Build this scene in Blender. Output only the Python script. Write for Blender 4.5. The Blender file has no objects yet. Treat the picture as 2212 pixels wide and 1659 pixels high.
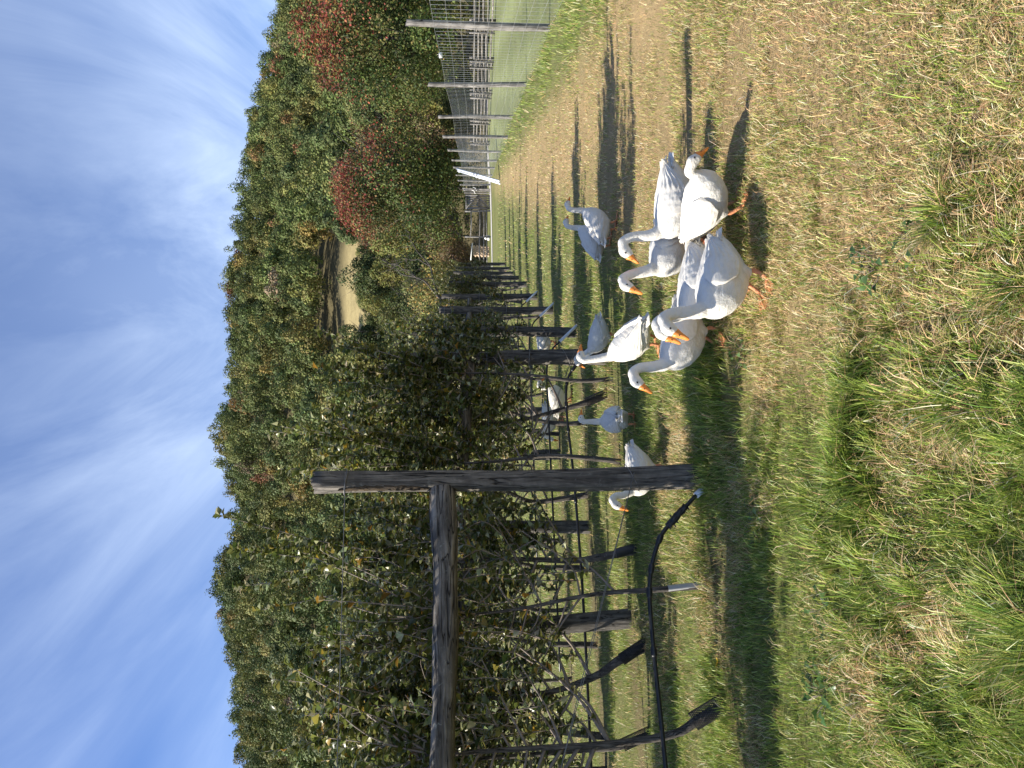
import bpy, math, random
import numpy as np
from mathutils import Vector, Matrix

scene = bpy.context.scene
COL = scene.collection
R = math.radians
rng = np.random.default_rng(7)
random.seed(7)

# ------------------------------------------------------------------ camera
CAM_H = 1.65
PITCH = R(3.08)
FD = 26.0 / 36.0 * 2212.0            # focal length in 2212-wide photo pixels
cam_d = bpy.data.cameras.new("camera")
cam = bpy.data.objects.new("camera", cam_d)
COL.objects.link(cam)
cam_d.lens = 26.0
cam_d.sensor_width = 36.0
cam_d.clip_start = 0.05
cam_d.clip_end = 3000
fwd = Vector((0, math.cos(PITCH), -math.sin(PITCH)))
dn = Vector((0, -math.sin(PITCH), -math.cos(PITCH)))
rt = Vector((1, 0, 0))
# the photo lies on its side: picture-right is down, picture-up is right
mw = Matrix((dn, rt, -fwd)).transposed().to_4x4()
mw.translation = Vector((0, 0, CAM_H))
cam.matrix_world = mw
scene.camera = cam

def P(v, y, Y):
    """photo pixel (2212x1659 grid) -> world point at forward distance Y"""
    kd = (v - 1106.0) / FD
    kr = (829.5 - y) / FD
    f = math.cos(PITCH) - kd * math.sin(PITCH)
    zz = -math.sin(PITCH) - kd * math.cos(PITCH)
    return Vector((kr / f * Y, Y, CAM_H + zz / f * Y))

def G(v, y):
    """photo pixel -> point on the flat ground"""
    kd = (v - 1106.0) / FD
    f = math.cos(PITCH) - kd * math.sin(PITCH)
    zz = -math.sin(PITCH) - kd * math.cos(PITCH)
    Y = -CAM_H / zz * f
    return Vector(((829.5 - y) / FD / f * Y, Y, 0))

# ------------------------------------------------------------------ light
SUN_EL, SUN_AZ = 39.0, -97.0          # azimuth clockwise from +Y
sd = bpy.data.lights.new("sun", 'SUN')
sd.energy = 5.0
sd.angle = R(0.53)
sd.color = (1.0, 0.94, 0.83)
sun = bpy.data.objects.new("sun", sd)
COL.objects.link(sun)
sv = Vector((math.sin(R(SUN_AZ)) * math.cos(R(SUN_EL)), math.cos(R(SUN_AZ)) * math.cos(R(SUN_EL)), math.sin(R(SUN_EL))))
sun.rotation_euler = sv.to_track_quat('Z', 'Y').to_euler()
sun.location = (-20, 10, 30)

w = bpy.data.worlds.new("World")
scene.world = w
w.use_nodes = True
nt = w.node_tree
nt.nodes.clear()
def N(tree, typ, **kw):
    n = tree.nodes.new(typ)
    for k, v in kw.items():
        setattr(n, k, v)
    return n
def mth(tree, op, a, b=None, clamp=False):
    n = tree.nodes.new('ShaderNodeMath'); n.operation = op; n.use_clamp = clamp
    for i, s in enumerate((a, b)):
        if s is None: continue
        if isinstance(s, (int, float)): n.inputs[i].default_value = s
        else: tree.links.new(s, n.inputs[i])
    return n.outputs[0]
def build_world():
    L = nt.links.new
    out = N(nt, 'ShaderNodeOutputWorld'); bg = N(nt, 'ShaderNodeBackground')
    bg.inputs['Strength'].default_value = 0.069
    sky = N(nt, 'ShaderNodeTexSky', sky_type='NISHITA')
    sky.sun_disc = False
    sky.sun_elevation = R(SUN_EL); sky.sun_rotation = R(SUN_AZ % 360)
    sky.altitude = 500; sky.air_density = 1.0; sky.dust_density = 0.7; sky.ozone_density = 3.0
    tc = N(nt, 'ShaderNodeTexCoord'); sep = N(nt, 'ShaderNodeSeparateXYZ')
    L(tc.outputs['Generated'], sep.inputs[0])
    zc = mth(nt, 'ADD', mth(nt, 'MAXIMUM', sep.outputs[2], 0.0), 0.10)
    px = mth(nt, 'DIVIDE', sep.outputs[0], zc); py = mth(nt, 'DIVIDE', sep.outputs[1], zc)
    comb = N(nt, 'ShaderNodeCombineXYZ'); L(px, comb.inputs[0]); L(py, comb.inputs[1])
    def streak(rot, sc, scale, detail, rough, dist, off):
        m = N(nt, 'ShaderNodeMapping', vector_type='TEXTURE'); m.inputs['Rotation'].default_value = (0, 0, R(rot))
        m.inputs['Scale'].default_value = tuple(1 / q for q in sc); m.inputs['Location'].default_value = off
        L(comb.outputs[0], m.inputs[0])
        n = N(nt, 'ShaderNodeTexNoise'); n.inputs['Scale'].default_value = scale
        n.inputs['Detail'].default_value = detail; n.inputs['Roughness'].default_value = rough
        n.inputs['Distortion'].default_value = dist
        L(m.outputs[0], n.inputs['Vector'])
        return n.outputs[0]
    big = streak(-14, (0.95, 0.42, 1), 0.8, 4, 0.5, 0.5, (3.3, 1.0, 0))
    thin = streak(-10, (1.8, 0.32, 1), 1.3, 9, 0.62, 0.9, (1.0, 3.0, 0))
    a = mth(nt, 'MULTIPLY', mth(nt, 'SUBTRACT', big, 0.37), 3.2, True)
    b = mth(nt, 'MULTIPLY', mth(nt, 'SUBTRACT', thin, 0.36), 2.6, True)
    cov = mth(nt, 'MULTIPLY', a, mth(nt, 'ADD', mth(nt, 'MULTIPLY', b, 0.75), 0.25))
    cov = mth(nt, 'MULTIPLY', cov, mth(nt, "SUBTRACT", 0.80, mth(nt, "MULTIPLY", sep.outputs[2], 0.45)), True)
    mix = N(nt, 'ShaderNodeMix', data_type='RGBA')
    L(cov, mix.inputs[0]); 
    tint = N(nt, 'ShaderNodeMix', data_type='RGBA', blend_type='MULTIPLY')
    tint.inputs[0].default_value = 1.0
    L(sky.outputs[0], tint.inputs[6]); tint.inputs[7].default_value = (0.95, 1.06, 1.36, 1)
    L(tint.outputs[2], mix.inputs[6])
    mix.inputs[7].default_value = (9.6, 11.2, 13.2, 1)
    L(mix.outputs[2], bg.inputs[0]); L(bg.outputs[0], out.inputs[0])
build_world()

vs = scene.view_settings
vs.view_transform = 'Standard'
vs.look = 'None'
vs.exposure = 0.95
vs.gamma = 1.0
vs.use_curve_mapping = False
scene.cycles.max_bounces = 6
scene.cycles.transparent_max_bounces = 4

# ------------------------------------------------------------------ helpers
def tag(o, label=None, cat=None, group=None, kind=None):
    if label: o["label"] = label
    if cat: o["category"] = cat
    if group: o["group"] = group
    if kind: o["kind"] = kind
    return o
def empty(name, loc=(0, 0, 0), rz=0.0):
    o = bpy.data.objects.new(name, None)
    o.empty_display_size = 0.1
    COL.objects.link(o)
    o.location = loc
    o.rotation_euler = (0, 0, rz)
    return o

class MB:
    """collects numpy geometry for ONE mesh object"""
    def __init__(self):
        self.v = []; self.q = []; self.t = []; self.c = []; self.n = 0; self.hascol = False
    def add(self, V, Q=None, T=None, col=None):
        V = np.asarray(V, float).reshape(-1, 3)
        self.v.append(V)
        if Q is not None and len(Q): self.q.append(np.asarray(Q, int) + self.n)
        if T is not None and len(T): self.t.append(np.asarray(T, int) + self.n)
        if col is None: c = np.ones((len(V), 3))
        else:
            c = np.asarray(col, float); self.hascol = True
            if c.ndim == 1: c = np.tile(c, (len(V), 1))
        self.c.append(c)
        self.n += len(V)
        return self
    def tube(self, pts, rad, seg=6, col=None, cap=True, rough=0.0, seed=0, flat=1.0):
        pts = [Vector(p) for p in pts]
        n = len(pts)
        if isinstance(rad, (int, float)): rad = [rad] * n
        rr = random.Random(seed)
        V = []
        t = (pts[1] - pts[0]).normalized()
        ref = Vector((0, 0, 1)) if abs(t.z) < 0.9 else Vector((1, 0, 0))
        u = t.cross(ref).normalized()
        prof = [1 + rough * (rr.random() * 2 - 1) for _ in range(seg)]
        for i, p in enumerate(pts):
            if i == 0: t = pts[1] - pts[0]
            elif i == n - 1: t = pts[-1] - pts[-2]
            else: t = pts[i + 1] - pts[i - 1]
            t.normalize()
            u = (u - t * u.dot(t)).normalized()
            b = t.cross(u)
            for k in range(seg):
                a = 2 * math.pi * k / seg
                r = rad[i] * prof[k] * (1 + rough * 0.5 * (rr.random() * 2 - 1))
                V.append(p + u * (r * math.cos(a)) + b * (r * flat * math.sin(a)))
        Q = []
        for i in range(n - 1):
            for k in range(seg):
                k2 = (k + 1) % seg
                Q.append((i * seg + k, i * seg + k2, (i + 1) * seg + k2, (i + 1) * seg + k))
        T = []
        V = [tuple(x) for x in V]
        if cap:
            for i, rev in ((0, True), (n - 1, False)):
                c = len(V); V.append(tuple(pts[i]))
                for k in range(seg):
                    k2 = (k + 1) % seg
                    T.append((i * seg + k2, i * seg + k, c) if rev else (i * seg + k, i * seg + k2, c))
        return self.add(V, Q, T, col)
    def box(self, c, ux, uy, uz, col=None):
        c, ux, uy, uz = (Vector(a) for a in (c, ux, uy, uz))
        V = [tuple(c + ux * sx + uy * sy + uz * sz) for sz in (-1, 1) for sy in (-1, 1) for sx in (-1, 1)]
        Q = [(0, 2, 3, 1), (4, 5, 7, 6), (0, 1, 5, 4), (2, 6, 7, 3), (0, 4, 6, 2), (1, 3, 7, 5)]
        return self.add(V, Q, None, col)
    def bar(self, a, b, wd, th, col=None, up=(0, 0, 1)):
        a, b = Vector(a), Vector(b)
        d = b - a; L = d.length; d.normalize()
        s = d.cross(Vector(up))
        if s.length < 1e-4: s = d.cross(Vector((1, 0, 0)))
        s.normalize(); u = s.cross(d)
        return self.box((a + b) / 2, d * (L / 2), s * (wd / 2), u * (th / 2), col)
    def mesh(self, name, smooth=False):
        V = np.concatenate(self.v).astype(np.float32)
        me = bpy.data.meshes.new(name)
        me.vertices.add(len(V)); me.vertices.foreach_set('co', V.ravel())
        q = np.concatenate(self.q) if self.q else np.zeros((0, 4), int)
        t = np.concatenate(self.t) if self.t else np.zeros((0, 3), int)
        loops = np.concatenate([q.ravel(), t.ravel()]).astype(np.int32)
        nq, ntr = len(q), len(t)
        starts = np.concatenate([np.arange(nq) * 4, nq * 4 + np.arange(ntr) * 3]).astype(np.int32)
        me.loops.add(len(loops)); me.loops.foreach_set('vertex_index', loops)
        me.polygons.add(nq + ntr); me.polygons.foreach_set('loop_start', starts)
        if smooth: me.polygons.foreach_set('use_smooth', np.ones(nq + ntr, dtype=bool))
        if self.hascol:
            at = me.color_attributes.new('col', 'FLOAT_COLOR', 'POINT')
            c = np.concatenate(self.c)
            c4 = np.concatenate([c, np.ones((len(c), 1))], 1).astype(np.float32)
            at.data.foreach_set('color', c4.ravel())
        me.update(calc_edges=True)
        me.validate()
        return me
    def build(self, name, mat, parent=None, smooth=False):
        me = self.mesh(name, smooth)
        return link(name, me, mat, parent)
def link(name, me, mat, parent=None):
    if mat and not me.materials: me.materials.append(mat)
    o = bpy.data.objects.new(name, me)
    COL.objects.link(o)
    if parent: o.parent = parent
    return o
def copy_tree(o, parent=None):
    c = o.copy(); COL.objects.link(c)
    if parent: c.parent = parent
    for ch in list(o.children): copy_tree(ch, c)
    return c

def hash2(ix, iy, s):
    h = (ix.astype(np.int64) * 374761393 + iy.astype(np.int64) * 668265263 + s * 974634777) & 0xFFFFFFFF
    h = ((h ^ (h >> 13)) * 1274126177) & 0xFFFFFFFF
    return ((h ^ (h >> 16)) & 0xFFFF) / 65535.0
def vnoise(x, y, s=0):
    x = np.asarray(x, float); y = np.asarray(y, float)
    ix, iy = np.floor(x), np.floor(y)
    fx, fy = x - ix, y - iy
    fx = fx * fx * (3 - 2 * fx); fy = fy * fy * (3 - 2 * fy)
    a = hash2(ix, iy, s); b = hash2(ix + 1, iy, s); c = hash2(ix, iy + 1, s); d = hash2(ix + 1, iy + 1, s)
    return (a * (1 - fx) + b * fx) * (1 - fy) + (c * (1 - fx) + d * fx) * fy
def fbm(x, y, s=0, o=4):
    r = 0; a = 0.5; t = 0
    for i in range(o):
        r = r + a * vnoise(x, y, s + i * 17); t += a
        x = np.asarray(x) * 2.03; y = np.asarray(y) * 2.03; a *= 0.5
    return r / t
def smooth01(x, a, b):
    t = np.clip((np.asarray(x, float) - a) / (b - a), 0, 1)
    return t * t * (3 - 2 * t)

# ------------------------------------------------------------------ materials
def new_mat(name):
    m = bpy.data.materials.new(name); m.use_nodes = True
    t = m.node_tree; t.nodes.clear()
    o = N(t, 'ShaderNodeOutputMaterial'); b = N(t, 'ShaderNodeBsdfPrincipled')
    t.links.new(b.outputs[0], o.inputs[0])
    return m, t, b, o
def ramp(t, fac, stops):
    r = N(t, 'ShaderNodeValToRGB')
    e = r.color_ramp.elements
    e[0].position, e[0].color = stops[0][0], (*stops[0][1], 1)
    e[1].position, e[1].color = stops[-1][0], (*stops[-1][1], 1)
    for p, c in stops[1:-1]:
        k = e.new(p); k.color = (*c, 1)
    t.links.new(fac, r.inputs[0])
    return r.outputs[0]
def noise(t, scale, detail=4, rough=0.55, vec=None, dist=0.0):
    n = N(t, 'ShaderNodeTexNoise')
    n.inputs['Scale'].default_value = scale; n.inputs['Detail'].default_value = detail
    n.inputs['Roughness'].default_value = rough; n.inputs['Distortion'].default_value = dist
    if vec is not None: t.links.new(vec, n.inputs['Vector'])
    return n.outputs[0]
def bump(t, b, h, strength, dist):
    n = N(t, 'ShaderNodeBump'); n.inputs['Strength'].default_value = strength; n.inputs['Distance'].default_value = dist
    t.links.new(h, n.inputs['Height']); t.links.new(n.outputs[0], b.inputs['Normal'])
def mixc(t, fac, a, b, blend='MIX'):
    n = N(t, 'ShaderNodeMix', data_type='RGBA', blend_type=blend)
    for i, s in ((0, fac), (6, a), (7, b)):
        if isinstance(s, (int, float)): n.inputs[i].default_value = s
        elif isinstance(s, tuple): n.inputs[i].default_value = (*s, 1)
        else: t.links.new(s, n.inputs[i])
    return n.outputs[2]

def leaf_mat(name, trans=0.3, rough=0.5, vary=0.25, gain=1.0, spec=0.3):
    m, t, b, o = new_mat(name)
    at = N(t, 'ShaderNodeAttribute', attribute_name='col')
    oi = N(t, 'ShaderNodeObjectInfo')
    hs = N(t, 'ShaderNodeHueSaturation')
    hs.inputs['Hue'].default_value = 0.5
    t.links.new(mth(t, 'ADD', mth(t, 'MULTIPLY', oi.outputs['Random'], vary), gain - vary / 2), hs.inputs['Value'])
    t.links.new(at.outputs['Color'], hs.inputs['Color'])
    t.links.new(hs.outputs[0], b.inputs['Base Color'])
    b.inputs['Roughness'].default_value = rough
    b.inputs['Specular IOR Level'].default_value = spec
    tr = N(t, 'ShaderNodeBsdfTranslucent'); t.links.new(hs.outputs[0], tr.inputs[0])
    mx = N(t, 'ShaderNodeMixShader'); mx.inputs[0].default_value = trans
    t.links.new(b.outputs[0], mx.inputs[1]); t.links.new(tr.outputs[0], mx.inputs[2])
    t.links.new(mx.outputs[0], o.inputs[0])
    return m

def wood_mat(name, dark, light, lichen=0.25, axis=2, scale=1.0, warm=None):
    m, t, b, o = new_mat(name)
    tc = N(t, 'ShaderNodeTexCoord'); mp = N(t, 'ShaderNodeMapping')
    s = [26 * scale] * 3; s[axis] = 3.2 * scale
    mp.inputs['Scale'].default_value = s
    t.links.new(tc.outputs['Object'], mp.inputs[0])
    g = noise(t, 1.0, 8, 0.65, mp.outputs[0], 0.6)
    c = ramp(t, g, [(0.30, dark), (0.48, tuple((d + l) * 0.42 for d, l in zip(dark, light))), (0.72, light)])
    big = noise(t, 5 * scale, 5, 0.6, tc.outputs['Object'], 0.3)
    c = mixc(t, ramp(t, big, [(0.42, (0, 0, 0)), (0.62, (1, 1, 1))]), c, mixc(t, 0.55, c, (0.05, 0.045, 0.04)))
    if lichen > 0:
        l = noise(t, 14 * scale, 6, 0.7, tc.outputs['Object'], 0.8)
        c = mixc(t, ramp(t, l, [(0.60, (0, 0, 0)), (0.68, (lichen, lichen, lichen))]), c, (0.34, 0.35, 0.30))
    mp2 = N(t, 'ShaderNodeMapping'); s2 = [17 * scale] * 3; s2[axis] = 0.9 * scale
    mp2.inputs['Scale'].default_value = s2; t.links.new(tc.outputs['Object'], mp2.inputs[0])
    cr = noise(t, 1.0, 3, 0.5, mp2.outputs[0], 1.2)
    crack = ramp(t, mth(t, 'ABSOLUTE', mth(t, 'SUBTRACT', cr, 0.5)), [(0.0, (1, 1, 1)), (0.02, (0, 0, 0))])
    c = mixc(t, crack, c, (0.012, 0.010, 0.009))
    t.links.new(c, b.inputs['Base Color'])
    b.inputs['Roughness'].default_value = 0.85
    b.inputs['Specular IOR Level'].default_value = 0.2
    h = mth(t, 'SUBTRACT', mth(t, 'MULTIPLY', g, 1.0), mth(t, 'MULTIPLY', crack, 0.6))
    bump(t, b, h, 0.9, 0.02)
    return m

def plain_mat(name, col, rough=0.6, metal=0.0, nz=0.12, nscale=30, spec=0.4, bstr=0.15):
    m, t, b, o = new_mat(name)
    tc = N(t, 'ShaderNodeTexCoord')
    n = noise(t, nscale, 5, 0.6, tc.outputs['Object'])
    c = mixc(t, n, tuple(max(0, x * (1 - nz * 1.6)) for x in col), tuple(min(1, x * (1 + nz)) for x in col))
    t.links.new(c, b.inputs['Base Color'])
    b.inputs['Roughness'].default_value = rough; b.inputs['Metallic'].default_value = metal
    b.inputs['Specular IOR Level'].default_value = spec
    bump(t, b, n, bstr, 0.01)
    return m

def feather_mat(name, streaky=False):
    m, t, b, o = new_mat(name)
    tc = N(t, 'ShaderNodeTexCoord')
    d = noise(t, 7, 5, 0.65, tc.outputs['Object'], 0.4)
    c = mixc(t, ramp(t, d, [(0.48, (0, 0, 0)), (0.75, (0.55, 0.55, 0.55))]), (0.67, 0.64, 0.575), (0.54, 0.475, 0.38))
    sx = N(t, 'ShaderNodeSeparateXYZ'); t.links.new(tc.outputs['Object'], sx.inputs[0])
    low = mth(t, 'MULTIPLY', mth(t, 'SUBTRACT', 0.21, sx.outputs[2]), 6.0, True)
    mud = noise(t, 16, 5, 0.7, tc.outputs['Object'])
    c = mixc(t, mth(t, 'MULTIPLY', low, ramp(t, mud, [(0.35, (0, 0, 0)), (0.7, (0.75, 0.75, 0.75))])), c, (0.40, 0.31, 0.21))
    if streaky:
        mp = N(t, 'ShaderNodeMapping'); mp.inputs['Scale'].default_value = (6, 60, 60)
        t.links.new(tc.outputs['Object'], mp.inputs[0])
        s = noise(t, 1, 5, 0.6, mp.outputs[0], 0.3)
        c = mixc(t, ramp(t, s, [(0.45, (0, 0, 0)), (0.8, (0.5, 0.5, 0.5))]), c, (0.52, 0.485, 0.43))
        h = s
    else:
        vo = N(t, 'ShaderNodeTexVoronoi'); vo.inputs['Scale'].default_value = 75
        mp = N(t, 'ShaderNodeMapping'); mp.inputs['Scale'].default_value = (0.55, 1, 1)
        t.links.new(tc.outputs['Object'], mp.inputs[0]); t.links.new(mp.outputs[0], vo.inputs['Vector'])
        n2 = noise(t, 110, 4, 0.7, tc.outputs['Object'])
        h = mth(t, 'ADD', mth(t, 'MULTIPLY', vo.outputs['Distance'], 0.5), n2)
    t.links.new(c, b.inputs['Base Color'])
    b.inputs['Roughness'].default_value = 0.75
    b.inputs['Specular IOR Level'].default_value = 0.2
    b.inputs['Sheen Weight'].default_value = 0.15
    b.inputs['Subsurface Weight'].default_value = 0.12
    b.inputs['Subsurface Radius'].default_value = (0.02, 0.016, 0.012)
    b.inputs['Subsurface Scale'].default_value = 0.4
    bump(t, b, h, 0.55, 0.008)
    return m

M = {}
M['post'] = wood_mat('weathered_post_wood', (0.03, 0.026, 0.022), (0.31, 0.275, 0.23), 0.3)
M['shadepost'] = wood_mat('shade_darkened_post_wood', (0.022, 0.02, 0.018), (0.22, 0.20, 0.175), 0.25)  # darker copy of the post wood, the rows' shade put into its colour
M['beam'] = wood_mat('weathered_beam_wood', (0.022, 0.019, 0.016), (0.33, 0.295, 0.25), 0.5, axis=0)
M['rail'] = wood_mat('split_rail_wood', (0.08, 0.072, 0.064), (0.44, 0.40, 0.35), 0.2, axis=1, scale=0.4)
M['fencepost'] = wood_mat('fence_post_wood', (0.10, 0.09, 0.08), (0.46, 0.43, 0.39), 0.3, scale=0.6)
M['gatewood'] = wood_mat('gate_wood', (0.14, 0.13, 0.12), (0.42, 0.40, 0.38), 0.1, scale=0.5)
M['bark'] = wood_mat('apple_bark', (0.05, 0.042, 0.036), (0.22, 0.19, 0.16), 0.45, scale=1.4)
M['twig'] = plain_mat('twig_bark', (0.24, 0.19, 0.15), 0.65, 0, 0.3, 40)
M['treebark'] = wood_mat('tree_bark', (0.05, 0.045, 0.04), (0.20, 0.18, 0.16), 0.2, scale=0.15)
M['rotbark'] = wood_mat('old_bark', (0.03, 0.022, 0.015), (0.17, 0.12, 0.07), 0.15, scale=2.0)
M['wire'] = plain_mat('galvanised_wire', (0.50, 0.50, 0.50), 0.4, 0.6, 0.1, 5)
M['darkwire'] = plain_mat('old_wire', (0.22, 0.21, 0.20), 0.5, 0.5, 0.1, 5)
M['black'] = plain_mat('black_poly_pipe', (0.014, 0.014, 0.015), 0.42, 0, 0.2, 20, 0.5)
M['pvc'] = plain_mat('white_pvc', (0.74, 0.75, 0.74), 0.45, 0, 0.08, 12)
M['guard'] = plain_mat('white_tree_guard', (0.40, 0.40, 0.385), 0.6, 0, 0.15, 18)
M['feather'] = feather_mat('goose_feathers')
M['flight'] = feather_mat('goose_flight_feathers', True)
M['bill'] = plain_mat('goose_bill', (0.76, 0.25, 0.045), 0.42, 0, 0.2, 60, 0.4)
M['leg'] = plain_mat('goose_leg_skin', (0.66, 0.27, 0.13), 0.6, 0, 0.3, 90, 0.3, 0.5)
M['eye'] = plain_mat('goose_eye', (0.02, 0.016, 0.014), 0.12, 0, 0.1, 10, 0.6)
M['leaf'] = leaf_mat('apple_leaves', 0.34, 0.38, 0.2, 1.0, 0.55)
M['crown'] = leaf_mat('tree_leaves', 0.25, 0.6, 0.3, 1.35, 0.2)
M['forest'] = leaf_mat('forest_leaves', 0.15, 0.65, 0.0, 1.0, 0.15)
M['grass'] = leaf_mat('grass_blades', 0.30, 0.42, 0.0, 1.0, 0.35)
M['whitemetal'] = plain_mat('white_painted_metal', (0.80, 0.82, 0.84), 0.35, 0.0, 0.05, 3, 0.5)
M['rag'] = plain_mat('white_rag', (0.78, 0.76, 0.72), 0.8)
M['firewood'] = plain_mat('split_firewood', (0.62, 0.45, 0.30), 0.8, 0, 0.35, 12)

def ground_mat():
    m, t, b, o = new_mat('pasture_ground')
    at = N(t, 'ShaderNodeAttribute', attribute_name='col')
    tc = N(t, 'ShaderNodeTexCoord')
    n1 = noise(t, 2.3, 8, 0.7, tc.outputs['Object'], 0.3)
    n2 = noise(t, 45, 6, 0.75, tc.outputs['Object'], 0.2)
    n3 = noise(t, 0.35, 5, 0.6, tc.outputs['Object'])
    c = mixc(t, ramp(t, n1, [(0.35, (0, 0, 0)), (0.7, (0.6, 0.6, 0.6))]), at.outputs['Color'], (0.20, 0.165, 0.085))
    f = mth(t, 'ADD', mth(t, 'MULTIPLY', n2, 0.9), mth(t, 'MULTIPLY', n3, 0.5))
    fr = ramp(t, f, [(0.35, (0.45, 0.45, 0.45)), (0.95, (1.5, 1.5, 1.5))])
    c = mixc(t, 1.0, c, fr, 'MULTIPLY')
    t.links.new(c, b.inputs['Base Color'])
    b.inputs['Roughness'].default_value = 0.95
    b.inputs['Specular IOR Level'].default_value = 0.1
    bump(t, b, n2, 0.8, 0.05)
    return m
M['ground'] = ground_mat()
def gravel_mat():
    m, t, b, o = new_mat('gravel_lane')
    tc = N(t, 'ShaderNodeTexCoord')
    n = noise(t, 9, 8, 0.75, tc.outputs['Object'])
    t.links.new(ramp(t, n, [(0.3, (0.30, 0.28, 0.25)), (0.7, (0.62, 0.59, 0.54))]), b.inputs['Base Color'])
    b.inputs['Roughness'].default_value = 0.95
    return m
M['gravel'] = gravel_mat()

# ------------------------------------------------------------------ terrain
RIDGE = [(-500, 640), (-150, 630), (0, 604), (90, 590), (180, 566), (240, 550), (320, 533), (400, 522), (500, 508), (560, 500), (620, 486),
         (650, 488), (700, 490), (760, 496), (800, 497), (850, 488), (900, 471), (960, 471), (1010, 482), (1080, 508),
         (1140, 508), (1190, 488), (1250, 468), (1300, 464), (1350, 476), (1400, 492), (1450, 507), (1500, 507), (1560, 506), (1610, 518),
         (1660, 527), (1850, 545), (2200, 580)]
def slope_v(v):
    kd = (v - 1106.0) / FD
    return (-np.sin(PITCH) - kd * np.cos(PITCH)) / (np.cos(PITCH) - kd * np.sin(PITCH))
_rq = np.array([(829.5 - y) / FD / 1.02 for y, v in RIDGE])[::-1]
_rs = np.array([slope_v(v) for y, v in RIDGE])[::-1]
YR = 300.0
Y0 = 88.0
def hill(X, Y):
    X = np.asarray(X, float); Y = np.asarray(Y, float)
    q = X / np.maximum(Y, 30)
    zr = np.interp(q, _rq, _rs) * YR + CAM_H - 8.5
    s = (Y - Y0) / (YR - Y0)
    g = np.where(s < 0, 0, np.where(s < 1, s ** 1.0, 1 - 0.35 * (s - 1)))
    g = np.where((s > 0) & (s < 0.12), s * s / 0.12 * 0.5 + 0.0 * s, np.where(s >= 0.12, g - 0.06 * np.clip((1 - s) / 0.88, 0, 1), g))
    z = zr * g
    bumps = (fbm(X / 60, Y / 60, 3) - 0.5) * (14 * smooth01(Y, 120, 180) - 10 * smooth01(Y, 220, 285))
    z = z + np.where(s < 1.05, bumps, bumps * 0.3)
    # a levelled meadow terrace
    return z

def tan_mask(X, Y):
    """worn straw-coloured walking strip between trellis ends and the wire fence"""
    left = 0.05 + (Y - 3) * 0.275
    m = smooth01(X + (fbm(X * 0.9, Y * 0.5, 5) - 0.5) * 1.5, left - 0.7, left + 0.9)
    fx = 7.0 + (Y - 15.7) * 0.235
    r = 1 - smooth01(X, fx - 1.6 - 0.2 * Y / 15, fx - 0.3)
    far = 1 - 0.35 * smooth01(Y, 25, 60)
    return m * np.where(Y > 9, r, np.maximum(r, 1 - smooth01(X, 5, 9))) * far

ROW0 = [tuple(G(*p))[:2] for p in ((1520, 1028), (1318, 772), (1245, 720), (1195, 670), (1162, 641), (1137, 614))]
def ground_color(X, Y):
    t = tan_mask(X, Y)
    g = np.stack([0.14 + 0 * X, 0.16 + 0 * X, 0.05 + 0 * X], -1)
    s = np.array([0.41, 0.29, 0.145])
    c = g * (1 - t[..., None]) + s * t[..., None]
    rows = np.zeros_like(X)
    for (ex, ey) in ROW0:
        du = (X - ex) * -.912 + (Y - ey) * -.41; dv = (X - ex) * -.41 + (Y - ey) * .912
        rows = np.maximum(rows, np.exp(-(dv / .28) ** 2) * smooth01(du, -.3, .3))
    c = c * (1 - .75 * rows[..., None]) + np.array([.15, .105, .065]) * .75 * rows[..., None]
    # mown lawn with faint stripes beyond the wire fence
    fx = 7.0 + (Y - 15.7) * 0.235
    lawn = smooth01(X, fx + 0.2, fx + 1.0) * (Y > 8) * (1 - smooth01(Y, 70, 84))
    st = 0.5 + 0.5 * np.sin((X * 0.93 - Y * 0.36) * 2.2)
    lc = np.stack([0.17 + 0.08 * st, 0.205 + 0.085 * st, 0.085 + 0.045 * st], -1)
    c = c * (1 - lawn[..., None]) + lc * lawn[..., None]
    q = X / np.maximum(Y, 1)
    mead = smooth01(Y, 146, 150) * (1 - smooth01(Y, 168, 172)) * smooth01(q, 0.045, 0.06) * (1 - smooth01(q, 0.2, 0.22))
    wood = smooth01(Y, 80, 95)
    wc = np.array([0.075, 0.065, 0.035])
    c = c * (1 - wood[..., None]) + wc * wood[..., None]
    c = c * (1 - mead[..., None]) + np.array([0.36, 0.29, 0.14]) * mead[..., None]
    return c

def grid_sheet(xs, ys, polar=False):
    XX, YY = np.meshgrid(xs, ys)
    if polar: XX = XX * np.maximum(YY, 30)
    return XX, YY
def build_ground():
    ys = np.concatenate([np.arange(-14, 0, 1.0), np.arange(0, 14, 0.22), np.arange(14, 40, 0.6), np.arange(40, 88, 1.6), np.arange(88, 330, 4.0), np.array([340, 370, 420, 520, 700])])
    qs = np.concatenate([np.linspace(-2.2, -0.75, 24)[:-1], np.linspace(-0.75, 0.75, 150), np.linspace(0.75, 2.2, 24)[1:]])
    Q_, Y_ = np.meshgrid(qs, ys)
    W = np.where(Y_ < 14, 14.0, Y_)
    X_ = Q_ * W
    Z = hill(X_, Y_)
    und = (fbm(X_ * 0.8, Y_ * 0.8, 11) - 0.5) * 0.10 * (1 - smooth01(Y_, 20, 60))
    Z = Z + und * (Y_ < 88)
    V = np.stack([X_, Y_, Z], -1).reshape(-1, 3)
    c = ground_color(X_, Y_).reshape(-1, 3)
    ny, nx = X_.shape
    i = (np.arange(ny - 1)[:, None] * nx + np.arange(nx - 1)[None, :]).ravel()
    F = np.stack([i, i + 1, i + nx + 1, i + nx], 1)
    o = MB().add(V, F, None, c).build('ground', M['ground'], smooth=True)
    tag(o, kind='structure')
build_ground()
def gz(x, y):
    return float(hill(x, y) + (fbm(x * 0.8, y * 0.8, 11) - 0.5) * 0.10 * (1 - smooth01(y, 20, 60)) * (y < 88))

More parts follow.
